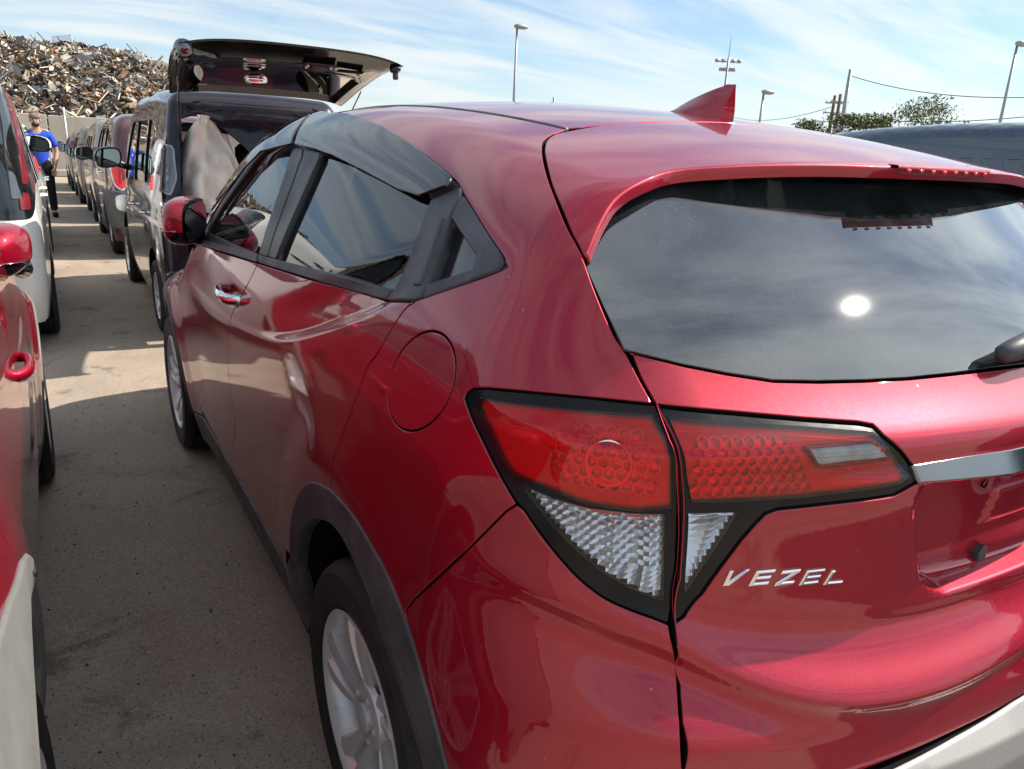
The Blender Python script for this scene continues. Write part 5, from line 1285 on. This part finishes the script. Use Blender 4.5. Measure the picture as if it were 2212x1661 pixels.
rear_lamp(suv, sf, rpoly([(-.66, .98), (-.655, 1.11), (-.61, 1.11), (-.60, .99), (-.62, .95)], .02), M['clear_lens'], off=.030, name='reversing_lamp', g=.02, backing=M['reflector'])
panel('rear_bumper', [(x, 0, z) for x, z in rpoly([(-.78, .40), (-.80, .82), (-.66, .80), (.66, .80), (.80, .82), (.78, .40)], .04)], sf, (0, 1, 0), .03, M['bump_gray'], suv, off=.06, depth=.08, er=.015, reach=.6)
panel('bumper_trim', [(x, 0, z) for x, z in rpoly([(-.70, .60), (-.70, .77), (.70, .77), (.70, .60)], .05)], sf, (0, 1, 0), .03, M['silver_plastic'], suv, off=.085, depth=.03, er=.012, reach=.6)
for s_ in (-1, 1): panel('reflector_strip', [(s_*x, 0, z) for x, z in rpoly([(-.60, .66), (-.60, .71), (-.36, .71), (-.36, .66)], .02)], sf, (0, 1, 0), .03, M['red_plastic'], suv, off=.10, depth=.01, reach=.6)
for s_ in (-1, 1): door_mirror(suv, (s_*.93, 2.45, 1.20), math.radians(-8*s_), M['chrome'], -s_, sz=(.115, .06, .095))
V, F = lathe([(-.10, .0), (-.10, .28), (-.08, .33), (.10, .33), (.12, .2)], 28); 
mesh('spare_wheel_cover', *xf((V, F), R=Rz(math.pi/2), t=(0, -.02, .98)), M['maroon'], suv)
inner_seats(suv, (1.2, 2.0), .36, 1.05)
# the rest of the right row
specs = [((.22, 16.55, 0), 'beige boxy wagon with dark side mirror, third in the right-hand row', (.36, .32, .25), 1.66, 3.6, .82, 'beige'),
         ((.17, 18.95+1.6, 0), 'bronze hatchback parked beyond the beige wagon', (.22, .17, .12), 1.60, 3.7, .83, 'bronze'),
         ((.12, 24.4, 0), 'dark grey car last in the right-hand row before the wall', (.10, .10, .11), 1.52, 3.8, .83, 'dark_grey')]
specs[0] = ((.16, 13.45, 0), 'beige boxy wagon with black mirror, beyond the off-roader', (.36, .32, .25), 1.72, 3.5, .82, 'beige')
specs[1] = ((.10, 17.4, 0), 'bronze wagon with black mirror, beyond the beige one', (.20, .16, .12), 1.62, 3.7, .83, 'bronze')
specs[2] = ((.06, 21.6, 0), 'grey hatchback, farthest of the right-hand row before the concrete wall', (.16, .16, .17), 1.52, 3.8, .83, 'grey')
for loc, lab, c, H, L, w, nm in specs:
    M[nm] = paint(nm+'_paint', c, metal=.45, rough=.35, dust=.12)
    cS = CarShape(L, w, [(0, H-.08), (.25, H-.01), (.9, H), (1.7, H), (2.1, H-.06), (2.5, H-.35), (2.75, 1.08), (3.1, 1.0), (L, .88)],
                  [(.15, .12), (.4, .02), (.6, 0), (.9, .03), (1.2, .07), (1.5, .14), (1.9, .26)], belt=1.05, tumble=.13, zroof=H-.12, r=.14, rr=.10, kx=.10)
    cw = [[(.42, 1.07), (.48, H-.18), (1.0, H-.14), (1.0, 1.05)], [(1.07, 1.05), (1.07, H-.14), (1.62, H-.14), (1.62, 1.03)], [(1.70, 1.03), (1.70, H-.15), (1.98, H-.2), (2.45, 1.02)]]
    rt_, f_c, _ = simple_car(cS, loc, lab, M[nm], cw, [(.65, .345), (L-.72, .345)], doors=(1.03, 1.66, 2.5), g=.055, rearwin=[(-.55, 1.08), (.55, 1.08), (.5, H-.22), (-.5, H-.22)], windscreen=(2.1, 2.75), handles=((1.15, .92), (1.8, .92)), group='cars parked in the right-hand row')
    rear_lamp(rt_, f_c, rpoly([(-.76, .92), (-.74, 1.25), (-.64, 1.25), (-.66, .92)], .03), M['strip_red'], off=.012)
    for s_ in (-1, 1): door_mirror(rt_, (s_*(w+.14), 2.35, 1.12), math.radians(-8*s_), M['gloss_black'] if nm != 'bronze' else M[nm], -s_, sz=(.12, .06, .09))
# grey van on the far side of the red car
M['slate'] = paint('slate_grey_paint', (.055, .085, .12), metal=.5, rough=.33, dust=.03)
gS = CarShape(4.5, .86, [(0, 1.57), (.25, 1.64), (1.0, 1.69), (2.6, 1.69), (3.2, 1.668), (3.5, 1.63), (3.8, 1.48), (4.05, 1.12), (4.5, .9)],
              [(.15, .12), (.4, .02), (.6, 0), (.9, .03), (1.2, .07), (1.5, .12), (1.9, .22)], belt=1.05, tumble=.13, zroof=1.62, r=.16, rr=.06, kx=.10, kr=.05)
gw = [[(.35, 1.06), (.45, 1.51), (1.40, 1.54), (1.40, 1.04)], [(1.50, 1.04), (1.50, 1.545), (2.95, 1.545), (3.0, 1.43), (3.02, 1.04)], [(3.10, 1.04), (3.10, 1.54), (3.40, 1.51), (3.80, 1.04)]]
gv, gf, gsp = simple_car(gS, (2.24, -2.42, 0), 'slate grey people carrier on the far side of the big red hatchback', M['slate'], gw, [(.85, .37), (3.45, .37)], doors=(1.45, 3.06), g=.035, wheelR=.32, tyrew=.2, rimR=.21, rearwin=[(-.6, 1.1), (.6, 1.1), (.54, 1.48), (-.54, 1.48)], windscreen=(3.35, 3.95), cat='van', glassm=M['rear_glass'])
for s_ in (-1, 1):
    V, F = tube([(s_*.665, y, float(gS.H(np.array([y]))[0])-.062) for y in np.linspace(.3, 3.5, 20)], .006, 6); mesh('roof_moulding', V, F, M['black_plastic'], gv)
# ---------------------------------------------------------------- wall, scrap heap, lamps, poles, trees
def concrete():
    m, nt, b, o = new_mat('concrete'); setp(b, rough=.9, spec=.2)
    t = nd(nt, 'ShaderNodeTexCoord'); v = t.outputs['Object']
    mpc = nd(nt, 'ShaderNodeMapping'); mpc.inputs['Scale'].default_value = (1, 1, .25); nt.links.new(v, mpc.inputs[0])
    c = ramp(nt, noise(nt, 1.6, 8, .65, .4, vec=mpc.outputs[0]), [(.3, (.28, .25, .21)), (.55, (.36, .33, .285)), (.75, (.42, .39, .34))])
    c = mixc_(nt, mrange(nt, noise(nt, 9, 6, .7, vec=v), .55, .75, 0, .35), c, (.17, .15, .13)); nt.links.new(c, b.inputs['Base Color'])
    bump(nt, b, noise(nt, 45, 5, .7, vec=v), .3, .01); return m
M['concrete'] = concrete()
M['post'] = metal('galvanised_post', (.42, .44, .45), .5, metallic=.6)
wall = empty('concrete_wall', (0, 29.8, 0), label='long grey concrete panel wall at the end of the parking rows', cat='wall')
x = -17.0; k = 0
while x < 30:
    V, F = box((x+1.13, .0, .99+.012*math.sin(k*2.3)), (2.24, .22, 1.98), bev=.02); mesh('wall_panel', V, F, M['concrete'], wall, smooth=False)
    V, F = box((x+1.13, -.35, .12), (2.27, .5, .24), bev=.04)
    mesh('footing', V, F, M['concrete'], wall, smooth=False)
    x += 2.28; k += 1
for i in range(4):
    px_ = (-.55, 2.9, 6.4, 9.9)[i]; V, F = tube([(px_, 29.45, 0), (px_, 29.45, 2.25)], .035, 8)
    tag(mesh('fence_post', V, F, M['post'], None), ('thin galvanised post against the concrete wall, beside the parked rows', 'galvanised post against the wall, hidden behind the row', 'galvanised post against the wall, third from the aisle', 'galvanised post against the wall, farthest from the aisle')[i], 'post', 'posts along the concrete wall')
def tinted(name, cols, rough=.6, metalv=0.0):
    m, nt, b, o = new_mat(name); setp(b, rough=rough, metal=metalv)
    at = nd(nt, 'ShaderNodeAttribute', attribute_name='tint'); sp_ = nd(nt, 'ShaderNodeSeparateColor'); nt.links.new(at.outputs['Color'], sp_.inputs[0])
    n = len(cols); c = ramp(nt, sp_.outputs[0], [(i/n, c_) for i, c_ in enumerate(cols)])
    c.node.color_ramp.interpolation = 'CONSTANT'
    nt.links.new(mixc_(nt, mrange(nt, noise(nt, 6, 6, .7), .50, .70, 0, .5), c, (.26, .14, .08)), b.inputs['Base Color']); return m
M['scrap'] = tinted('scrap_metal', [(.44, .35, .25), (.11, .085, .065), (.34, .19, .10), (.50, .44, .35), (.15, .12, .10), (.20, .085, .045), (.58, .52, .43), (.10, .10, .10), (.33, .24, .16), (.20, .20, .20), (.12, .16, .17), (.40, .36, .30), (.055, .05, .048), (.30, .27, .26)], .55, .25)
# heap profile: height over x at the crest
HX = [-26, -16, -8, -4, -1.5, .5, 2.5, 4.5, 6.0, 7.5, 9.5, 12, 16, 22]
HZ = [6.8, 7.0, 6.4, 5.6, 5.1, 5.15, 5.05, 4.55, 4.1, 3.5, 3.0, 2.4, 1.6, .4]
HY0, HY1 = 31.5, 43.0
def heap_z(x, y):
    t = np.clip((y-HY0)/(HY1-HY0), 0, 1.6); top = np.interp(x*(.30+.70*np.minimum(t, 1)) if False else x, HX, HZ)
    return top*(.20+.80*np.sin(np.minimum(t, 1)*math.pi/2)**.9)*np.where(t > 1, 1-.5*(t-1), 1)
nx, ny = 150, 44
gx, gy = np.meshgrid(np.linspace(-26, 22, nx), np.linspace(HY0, HY1+6, ny))
gz = heap_z(gx, gy)-.25+.18*np.sin(gx*2.3+gy)*np.sin(gy*1.7)+rng.normal(0, .08, gx.shape)
V = np.stack([gx.ravel(), gy.ravel(), gz.ravel()], 1); F = [(j*nx+i, j*nx+i+1, (j+1)*nx+i+1, (j+1)*nx+i) for j in range(ny-1) for i in range(nx-1)]
M['heap'] = plastic('rusty_heap', (.11, .075, .055), .85, .2, var=.5)
heap = tag(mesh('scrap_heap', V, F, M['heap'], None, smooth=False), kind='stuff')
VV = []; FF = []; TT = []
def addp(V, F, tint):
    b = len(VV); VV.extend(V); FF.extend(tuple(i+b for i in f_) for f_ in F); TT.extend([tint]*len(F))
N_ = 42000
for i in range(N_):
    y = HY0+(HY1-HY0+.6)*rng.random()**1.0; x = rng.uniform(-11, 17); z = float(heap_z(np.array([x]), np.array([y]))[0])+rng.normal(.0, .10)
    kind = rng.random(); s = .045+.12*rng.random()**2.0+(.16 if rng.random() < .012 else 0)
    R = Rz(rng.uniform(0, 6.28))@Rx(rng.uniform(-1.3, 1.3))@Ry(rng.uniform(-1.2, 1.2)); t = rng.random()
    if kind < .40:      # torn and bent sheet
        a, b = s*rng.uniform(.8, 2.0), s*rng.uniform(.5, 1.3); c = s*rng.uniform(-.5, .5); d = s*rng.uniform(-.4, .4)
        P = np.array([(-a, -b, c), (-a*.2, -b*1.1, 0), (a, -b*.7, d), (a*.9, b, c*.4), (0, b*1.2, -d), (-a*1.1, b*.6, d)]); P += rng.normal(0, s*.12, P.shape)
        V2 = np.vstack([P, P+[0, 0, .012]]); F2 = [(0, 1, 5), (1, 4, 5), (1, 2, 4), (2, 3, 4)]; F2 = F2+[tuple(q+6 for q in f_[::-1]) for f_ in F2]
    elif kind < .68:    # bar, pipe, profile
        V2, F2 = box((0, 0, 0), (s*rng.uniform(2, 9), s*.12+.02, s*.10+.02)); V2 = np.array(V2); V2[:, 2] += .25*s*(V2[:, 0]/s/2)**2*rng.uniform(-1, 1)
    elif kind < .86:    # dented can or casing
        V2, F2 = box((0, 0, 0), (s*rng.uniform(.5, 1.3), s*rng.uniform(.5, 1.1), s*rng.uniform(.3, .8))); V2 = np.array(V2)+rng.normal(0, s*.11, (8, 3))
    else:               # curl of wire or swarf
        n = 7; an = np.linspace(0, rng.uniform(2, 6), n); rr = s*rng.uniform(.5, 1.1)
        P = np.stack([rr*np.cos(an), rr*np.sin(an), an*s*.1], 1); V2 = np.vstack([P*[1, 1, 1], P*[.86, .86, 1]+[0, 0, .03]]); F2 = [(j, j+1, n+j+1, n+j) for j in range(n-1)]
    V2 = np.asarray(V2)@R.T+[x, y, z+s*.1]
    addp(V2.tolist(), F2, t)
me = bpy.data.meshes.new('scrap_pieces'); me.from_pydata(VV, [], FF); me.materials.append(M['scrap'])
at = me.color_attributes.new('tint', 'FLOAT_COLOR', 'CORNER'); arr = np.zeros((len(me.loops), 4), np.float32); ci = 0
cnt = np.array([len(f_) for f_ in FF]); tt = np.repeat(np.array(TT), cnt); arr[:, 0] = tt; arr[:, 3] = 1; at.data.foreach_set('color', arr.ravel())
so_ = bpy.data.objects.new('scrap_pieces', me); COL.objects.link(so_); tag(so_, kind='stuff')
# a few pieces of scrap one can single out
M['yellow'] = plastic('yellow_paint', (.62, .40, .03), .5, .4)
M['galv'] = metal('crumpled_steel', (.6, .62, .64), .35)
def scrap_at(px, y, sz, mat, name, label, cat, seed):
    r_ = np.random.default_rng(seed); p = on_plane(px, 1, y); V, F = box((0, 0, 0), sz, bev=.08*min(sz)); V = np.array(V)+r_.normal(0, .05*min(sz), (len(V), 3)); V = V@(Rz(r_.uniform(-.5, .5))@Rx(r_.uniform(-.4, .4))@Ry(r_.uniform(-.3, .3))).T
    tag(mesh(name, V, F, mat, None, loc=p, smooth=False), label, cat)
scrap_at((271, 137), 41.0, (1.1, .5, .7), M['yellow'], 'yellow_casing', 'dented yellow metal casing near the crest on the right of the scrap heap', 'scrap casing', 1)
scrap_at((142, 128), 40.0, (.45, .3, 1.0), M['yellow'], 'yellow_bar', 'upright yellow strip of scrap left of the heap middle', 'scrap strip', 2)
scrap_at((138, 97), 43.0, (.9, .5, .7), M['galv'], 'steel_drum', 'crumpled pale steel sheet standing on the crest of the scrap heap', 'scrap sheet', 3)
# ---- lamp standards
M['pole_gray'] = metal('pole_grey', (.30, .32, .33), .5, metallic=.5)
M['wood'] = plastic('pole_wood', (.12, .09, .07), .85, .2)
M['wire'] = plastic('cable', (.03, .03, .03), .6, .2)
def far_pt(px, dist):
    d = rays([px])[0]; t = dist/math.hypot(d[0], d[1]); return CP+d*t
def lamp_standard(px, dist, label, heads=1, grp=None, arm=.9):
    p = far_pt(px, dist); rt = empty('street_lamp', (p[0], p[1], 0), label=label, cat='street lamp', group=grp)
    V, F = tube([(0, 0, 0), (0, 0, p[2])], [.10*dist/45, .055*dist/45], 8); mesh('pole', V, F, M['pole_gray'], rt)
    V, F = box((0, 0, .01), (.4, .4, .02)); mesh('base_plate', V, F, M['pole_gray'], rt, smooth=False)
    k = dist/45
    ux, uy = CR[0], CR[1]; nrm = math.hypot(ux, uy); ux /= nrm; uy /= nrm
    V, F = sellip((ux*.22*k, uy*.22*k, p[2]+.02), (.42*k, .22*k, .13*k), 16, 10, .8); V = np.array(V)
    mesh('lamp_head', V, F, M['pole_gray'], rt)
    return rt, p
lamp_standard((1117, 58), 44, 'tall slim lamp standard left of centre against the clouds')
lamp_standard((1650, 199), 80, 'small distant lamp standard just right of the aerial fin')
lamp_standard((2198, 95), 49, 'tall leaning-looking lamp standard at the right edge of the view', arm=.9)
# floodlight mast
p = far_pt((1572, 142), 95); ms = empty('floodlight_mast', (p[0], p[1], 0), label='floodlight mast with a cluster of lamps and a thin spike, above the aerial fin', cat='mast')
V, F = tube([(0, 0, 0), (0, 0, p[2]+.9)], [.24, .12], 8); mesh('pole', V, F, M['pole_gray'], ms)
V, F = tube([(0, 0, p[2]+.9), (0, 0, p[2]+3.8)], [.05, .02], 5); mesh('spike', V, F, M['pole_gray'], ms)
a = np.array([CR[0], CR[1], 0])/math.hypot(CR[0], CR[1]); b_ = np.array([-a[1], a[0], 0])
for dz, w_ in ((.40, 1.25), (-.5, .7)):
    V, F = tube([-a*w_+[0, 0, p[2]+dz], a*w_+[0, 0, p[2]+dz]], .06, 6); mesh('cross_arm', V, F, M['pole_gray'], ms)
    for u in (-1, -.45, .45, 1):
        V, F = sellip(a*w_*u+[0, 0, p[2]+dz+.1], (.24, .24, .20), 10, 7, .7); mesh('floodlight', V, F, M['pole_gray'], ms)
# small sign mast behind the roof
p = far_pt((1197, 210), 90); sm = empty('signal_post', (p[0], p[1], 0), label='short dark post with a small box, just showing above the roof edge', cat='post')
V, F = tube([(0, 0, 0), (0, 0, p[2])], .12, 6); mesh('pole', V, F, M['pole_gray'], sm); V, F = box((0, .1, p[2]-.9), (.5, .3, .8)); mesh('box', V, F, M['pole_gray'], sm, smooth=False)
# utility poles and wires
def util(px, dist, label, lean=0, arms=2, r=.17, mat=None):
    p = far_pt(px, dist); rt = empty('utility_pole', (p[0], p[1], 0), label=label, cat='utility pole')
    V, F = tube([(0, 0, 0), (0, 0, p[2])], [r*1.25, r*.8], 8); mesh('pole', V, F, mat or M['wood'], rt)
    for k in range(arms):
        z = p[2]-.7-.9*k; V, F = box((0, 0, z), (1.7, .12, .12), R=Rz(math.atan2(a[1], a[0]))); mesh('cross_arm', np.array(V)+[0, 0, 0], F, M['pole_gray'], rt, smooth=False)
        for u in (-.7, 0, .7): V, F = lathe([(0, .0), (0, .07), (.1, .05), (.16, .07), (.24, .0)], 8, axis='z'); mesh('insulator', *xf((V, F), t=(a[0]*u, a[1]*u, z+.06)), M['white_plastic'], rt)
    return rt, p
u1, pu1 = util((1838, 150), 79, 'tallest utility pole, standing right of the bush with a wire running to the right edge', r=.20, mat=M['pole_gray'], arms=0)
u2, pu2 = util((1804, 206), 84, 'shorter dark utility pole left of the tallest one', r=.17)
u3, pu3 = util((1816, 203), 82, 'dark utility pole between the tallest one and the shorter dark one', r=.17, arms=1)
V, F = lathe([(0, .0), (0, .32), (1.0, .32), (1.1, .1)], 14, axis='z'); mesh('transformer', *xf((V, F), t=(-.45*a[0], -.45*a[1], pu1[2]-5.6)), M['pole_gray'], u1)
def wire(P, Q, sag, name, label, r=.028, n=24):
    P = np.array(P); Q = np.array(Q); t = np.linspace(0, 1, n)[:, None]; path = P+(Q-P)*t; path[:, 2] -= sag*4*(t*(1-t))[:, 0]
    V, F = tube(path, r, 5); tag(mesh(name, V, F, M['wire'], None), label, 'cable')
wire(pu1-[0, 0, .5], far_pt((2420, 196), 62), 1.0, 'overhead_cable', 'upper overhead cable running right from the tallest utility pole', .03)
wire(pu1-[0, 0, 4.0], far_pt((2420, 226), 62), .7, 'overhead_cable', 'lower twin overhead cable running right from the tallest utility pole', .03)
wire(pu2-[0, 0, 1.0], far_pt((1560, 245), 140), 1.2, 'overhead_cable', 'faint overhead cable running left from the shorter utility poles behind the aerial fin', .03)
# ---- trees
def leafm(name, c):
    m, nt, b, o = new_mat(name); setp(b, rough=.6, spec=.3)
    at = nd(nt, 'ShaderNodeAttribute', attribute_name='tint'); sp_ = nd(nt, 'ShaderNodeSeparateColor'); nt.links.new(at.outputs['Color'], sp_.inputs[0])
    nt.links.new(ramp(nt, sp_.outputs[0], [(0, tuple(x*.55 for x in c)), (.5, c), (1, tuple(x*1.6 for x in c))]), b.inputs['Base Color']); return m
M['leaf'] = leafm('olive_leaves', (.085, .10, .035)); M['leaf2'] = leafm('grey_green_leaves', (.13, .15, .07)); M['bark'] = plastic('bark', (.10, .08, .06), .9, .1)
def tree(px, dist, w, h, label, mat, n=2600, lean=0.0, loose=.4, seed=0):
    r_ = np.random.default_rng(seed); p = far_pt(px, dist); H = p[2]; rt = empty('tree', (p[0], p[1], 0), label=label, cat='tree')
    V, F = tube([(0, 0, 0), (.1, 0, H*.4), (.0, 0, H*.8)], [.22, .15, .04], 8); mesh('trunk', V, F, M['bark'], rt)
    tips = []
    for k in range(16):
        an = r_.uniform(0, 6.28); z0 = H*r_.uniform(.3, .6); L = w*r_.uniform(.4, .95); up = r_.uniform(.2, 1)*h
        e = np.array([L*math.cos(an), L*math.sin(an), min(z0+up*.6, H*.98)]); mid_ = np.array([L*.4*math.cos(an), L*.4*math.sin(an), z0+.35*(e[2]-z0)+.2])
        V, F = tube(catmull([(0, 0, z0), mid_, e], 4), np.linspace(.07, .02, 9), 5); mesh('limb', V, F, M['bark'], rt); tips += [e, mid_*.5+e*.5]
    tips += [np.array([r_.uniform(-.3, .3)*w, r_.uniform(-.3, .3)*w, H-r_.uniform(.1, .6)*h*.5]) for _ in range(10)]
    V = []; F = []; T = []
    for i in range(n):
        c = tips[r_.integers(len(tips))]; q = c+r_.normal(0, 1, 3)*[w*.17, w*.17, h*.11]
        if q[2] > H+.2: continue
        s = r_.uniform(.10, .22); d = r_.normal(0, 1, (2, 3)); d /= np.linalg.norm(d, axis=1)[:, None]; b = len(V)
        V += [tuple(q-d[0]*s), tuple(q+d[1]*s*.4), tuple(q+d[0]*s), tuple(q-d[1]*s*.4)]; F.append((b, b+1, b+2, b+3)); T.append(r_.random())
    me = bpy.data.meshes.new('crown'); me.from_pydata(V, [], F); me.materials.append(mat)
    at = me.color_attributes.new('tint', 'FLOAT_COLOR', 'CORNER'); ar = np.zeros((len(me.loops), 4), np.float32); ar[:, 0] = np.repeat(np.array(T), 4); ar[:, 3] = 1; at.data.foreach_set('color', ar.ravel())
    o = bpy.data.objects.new('crown', me); COL.objects.link(o); o.parent = rt; return rt
tree((1750, 262), 70, 2.2, 2.0, 'low spiky olive bush, leftmost of the greenery behind the spoiler', M['leaf'], 2200, seed=1)
tree((1832, 250), 68, 3.2, 2.4, 'dense olive bush in front of the utility poles', M['leaf'], 4200, seed=2)
tree((1890, 250), 66, 2.4, 2.4, 'dense olive bush just right of the utility poles', M['leaf'], 3200, seed=3)
tree((1968, 232), 74, 2.4, 3.0, 'thin pale willow-like tree right of the dense bushes', M['leaf2'], 1300, seed=4)
tree((2025, 212), 76, 2.8, 4.2, 'tall feathery pale tree, rightmost of the greenery', M['leaf2'], 1900, seed=5)
# ---- a dry leaf on the asphalt
g = on_plane((318, 1404), 2, 0.0)
V = []; F = []
for k in range(7):
    an = k*.9+.3; L = .018+.006*(k % 3); b = len(V); V += [(0, 0, .004), (L*math.cos(an-.12), L*math.sin(an-.12), .006), (L*1.15*math.cos(an), L*1.15*math.sin(an), .009), (L*math.cos(an+.12), L*math.sin(an+.12), .006)]; F.append((b, b+1, b+2, b+3))
M['dry'] = plastic('dry_leaf', (.42, .34, .18), .8, .2)
tag(mesh('dry_leaf', V, F, M['dry'], None, loc=(g[0], g[1], 0)), 'tiny straw-coloured star of dry leaf on the shaded asphalt', 'leaf')
# grit and pebbles
V = []; F = []
for i in range(420):
    x = rng.uniform(-1.5, -.85); y = rng.uniform(-.6, 3.5); s = .0018+.0055*rng.random()**4; b = len(V)
    P = np.array([(1, 0, 0), (0, 1, 0), (-1, 0, 0), (0, -1, 0), (0, 0, 1)])*s*rng.uniform(.6, 1.3, (5, 1)); V += [tuple(q+[x, y, 0]) for q in P]
    F += [(b, b+1, b+4), (b+1, b+2, b+4), (b+2, b+3, b+4), (b+3, b, b+4)]
M['grit'] = plastic('grit', (.07, .06, .055), .9, .1, var=.5)
tag(mesh('grit', V, F, M['grit'], None), kind='stuff')
# ---------------------------------------------------------------- the man in the blue jersey
M['skin'] = plastic('skin', (.46, .28, .20), .55, .4, var=.08)
M['jersey'] = plastic('blue_jersey', (.025, .075, .52), .75, .2, var=.10)
M['stripe'] = plastic('cream_stripe', (.70, .58, .40), .75, .2, var=.05)
M['trousers'] = plastic('dark_trousers', (.012, .012, .016), .85, .15)
M['hair'] = plastic('dark_hair', (.045, .030, .022), .8, .2)
M['cap'] = plastic('faded_cap', (.17, .15, .14), .85, .1)
def skinned(name, verts, edges, radii, mat, parent, root=0, sub=2):
    me = bpy.data.meshes.new(name); me.from_pydata(verts, edges, []); me.materials.append(mat)
    o = bpy.data.objects.new(name, me); COL.objects.link(o); o.parent = parent
    m = o.modifiers.new('Skin', 'SKIN'); m.use_smooth_shade = True
    if not me.skin_vertices: return o
    for i, r in enumerate(radii):
        me.skin_vertices[0].data[i].radius = (r, r) if np.isscalar(r) else r
    me.skin_vertices[0].data[root].use_root = True
    s = o.modifiers.new('Subdivision', 'SUBSURF'); s.levels = sub; s.render_levels = sub
    return o
pr = empty('person', (-1.36, 14.9, 0), math.radians(0), label='man in a blue football jersey, dark trousers and backward cap, standing in the aisle', cat='person')
v = [(0, 0, .95), (0, 0, 1.10), (0, .01, 1.28), (0, .01, 1.42), (0, .0, 1.50), (0, -.015, 1.56), (0, -.02, 1.64), (0, -.01, 1.71)]
e = [(0, 1), (1, 2), (2, 3), (3, 4), (4, 5), (5, 6), (6, 7)]; r = [(.13, .10), (.125, .10), (.15, .11), (.12, .09), .055, (.060, .068), (.074, .088), (.055, .065)]
def add(pts, rad, frm):
    b = frm
    for p_, q_ in zip(pts, rad): v.append(p_); r.append(q_); e.append((b, len(v)-1)); b = len(v)-1
    return b
for s_ in (-1, 1):
    add([(s_*.10, 0, .88), (s_*.11, -.01, .70), (s_*.115, -.005, .50), (s_*.12, .01, .28), (s_*.12, .02, .09), (s_*.13, -.08, .045), (s_*.135, -.15, .035)], [.10, .080, .060, .055, .040, (.042, .035), (.035, .025)], 0)
    h = add([(s_*.17, .01, 1.42), (s_*.235, .015, 1.28), (s_*.27, .02, 1.13), (s_*.245, -.04, 1.00), (s_*.215, -.10, .88), (s_*.20, -.12, .83)], [.060, .050, .040, .036, .027, (.036, .018)], 3)
    for k in range(4):
        x = s_*(.225-.018*k); L = (.030, .036, .034, .026)[k]
        add([(x, -.128, .79), (x-s_*.006, -.132, .79-L), (x-s_*.018, -.126, .77-L*1.7)], [.0095, .0085, .0075], h)
    add([(s_*.165, -.135, .815), (s_*.150, -.145, .785)], [.011, .009], h)
skinned('body', v, e, r, M['skin'], pr)
v, e, r = [(0, 0, .80), (0, 0, 1.05), (0, .01, 1.28), (0, .01, 1.41), (0, .005, 1.475)], [(0, 1), (1, 2), (2, 3), (3, 4)], [(.165, .125), (.150, .12), (.170, .13), (.135, .10), (.068, .066)]
for s_ in (-1, 1): add([(s_*.175, .01, 1.415), (s_*.235, .015, 1.29), (s_*.262, .02, 1.19)], [.072, .072, .070], 3)
jr = skinned('jersey', v, e, r, M['jersey'], pr)
v, e, r = [(0, 0, 1.06), (0, 0, .90)], [(0, 1)], [(.145, .112), (.145, .112)]
for s_ in (-1, 1): add([(s_*.10, 0, .84), (s_*.112, -.01, .68), (s_*.117, -.005, .50), (s_*.122, .01, .28), (s_*.122, .015, .10)], [.105, .088, .074, .068, .064], 1)
skinned('trousers', v, e, r, M['trousers'], pr)
for s_ in (-1, 1):
    V, F = sellip((s_*.13, -.07, .045), (.050, .14, .045), 16, 10, .8); mesh('shoe', V, F, M['trousers'], pr)
    V, F = tube(catmull([(s_*.075, .0, 1.495), (s_*.15, -.015, 1.478), (s_*.215, -.01, 1.42), (s_*.25, -.01, 1.34)], 4), .013, 6); mesh('shoulder_stripe', [(a_, b_-.0, c_+.004) for a_, b_, c_ in V], F, M['stripe'], jr)
    V, F = sellip((s_*.030, -.092, 1.655), (.012, .006, .007), 10, 6, 1); mesh('eye', V, F, M['hair'], pr)
    V, F = sellip((s_*.077, -.01, 1.64), (.012, .022, .032), 10, 8, 1); mesh('ear', V, F, M['skin'], pr)
V, F = sellip((0, -.105, 1.628), (.013, .016, .026), 10, 8, 1); mesh('nose', V, F, M['skin'], pr)
V, F = sellip((0, -.045, 1.575), (.062, .058, .045), 18, 12, .95); mesh('beard', V, F, M['hair'], pr)
V, F = sellip((0, -.094, 1.592), (.022, .010, .006), 12, 6, 1); mesh('mouth', V, F, M['skin'], pr)
V, F = sellip((0, .005, 1.695), (.088, .105, .075), 22, 14, .95); V = [(a_, b_, max(c_, 1.672)) for a_, b_, c_ in V]; cp = mesh('cap', V, F, M['cap'], pr)
V, F = box((0, .115, 1.665), (.13, .09, .012), bev=.004); mesh('cap_peak', V, F, M['cap'], cp)
V, F = prism([(-.02, -.026), (.02, -.026), (.024, .0), (.022, .026), (-.022, .026), (-.024, 0)], .006, (.065, -.118, 1.33), (1, 0, 0), (0, 0, 1)); V = np.array(V); V[:, 1] = -.118-(V[:, 1]+.118); mesh('crest', V, F, M['white_plastic'], jr, smooth=False)
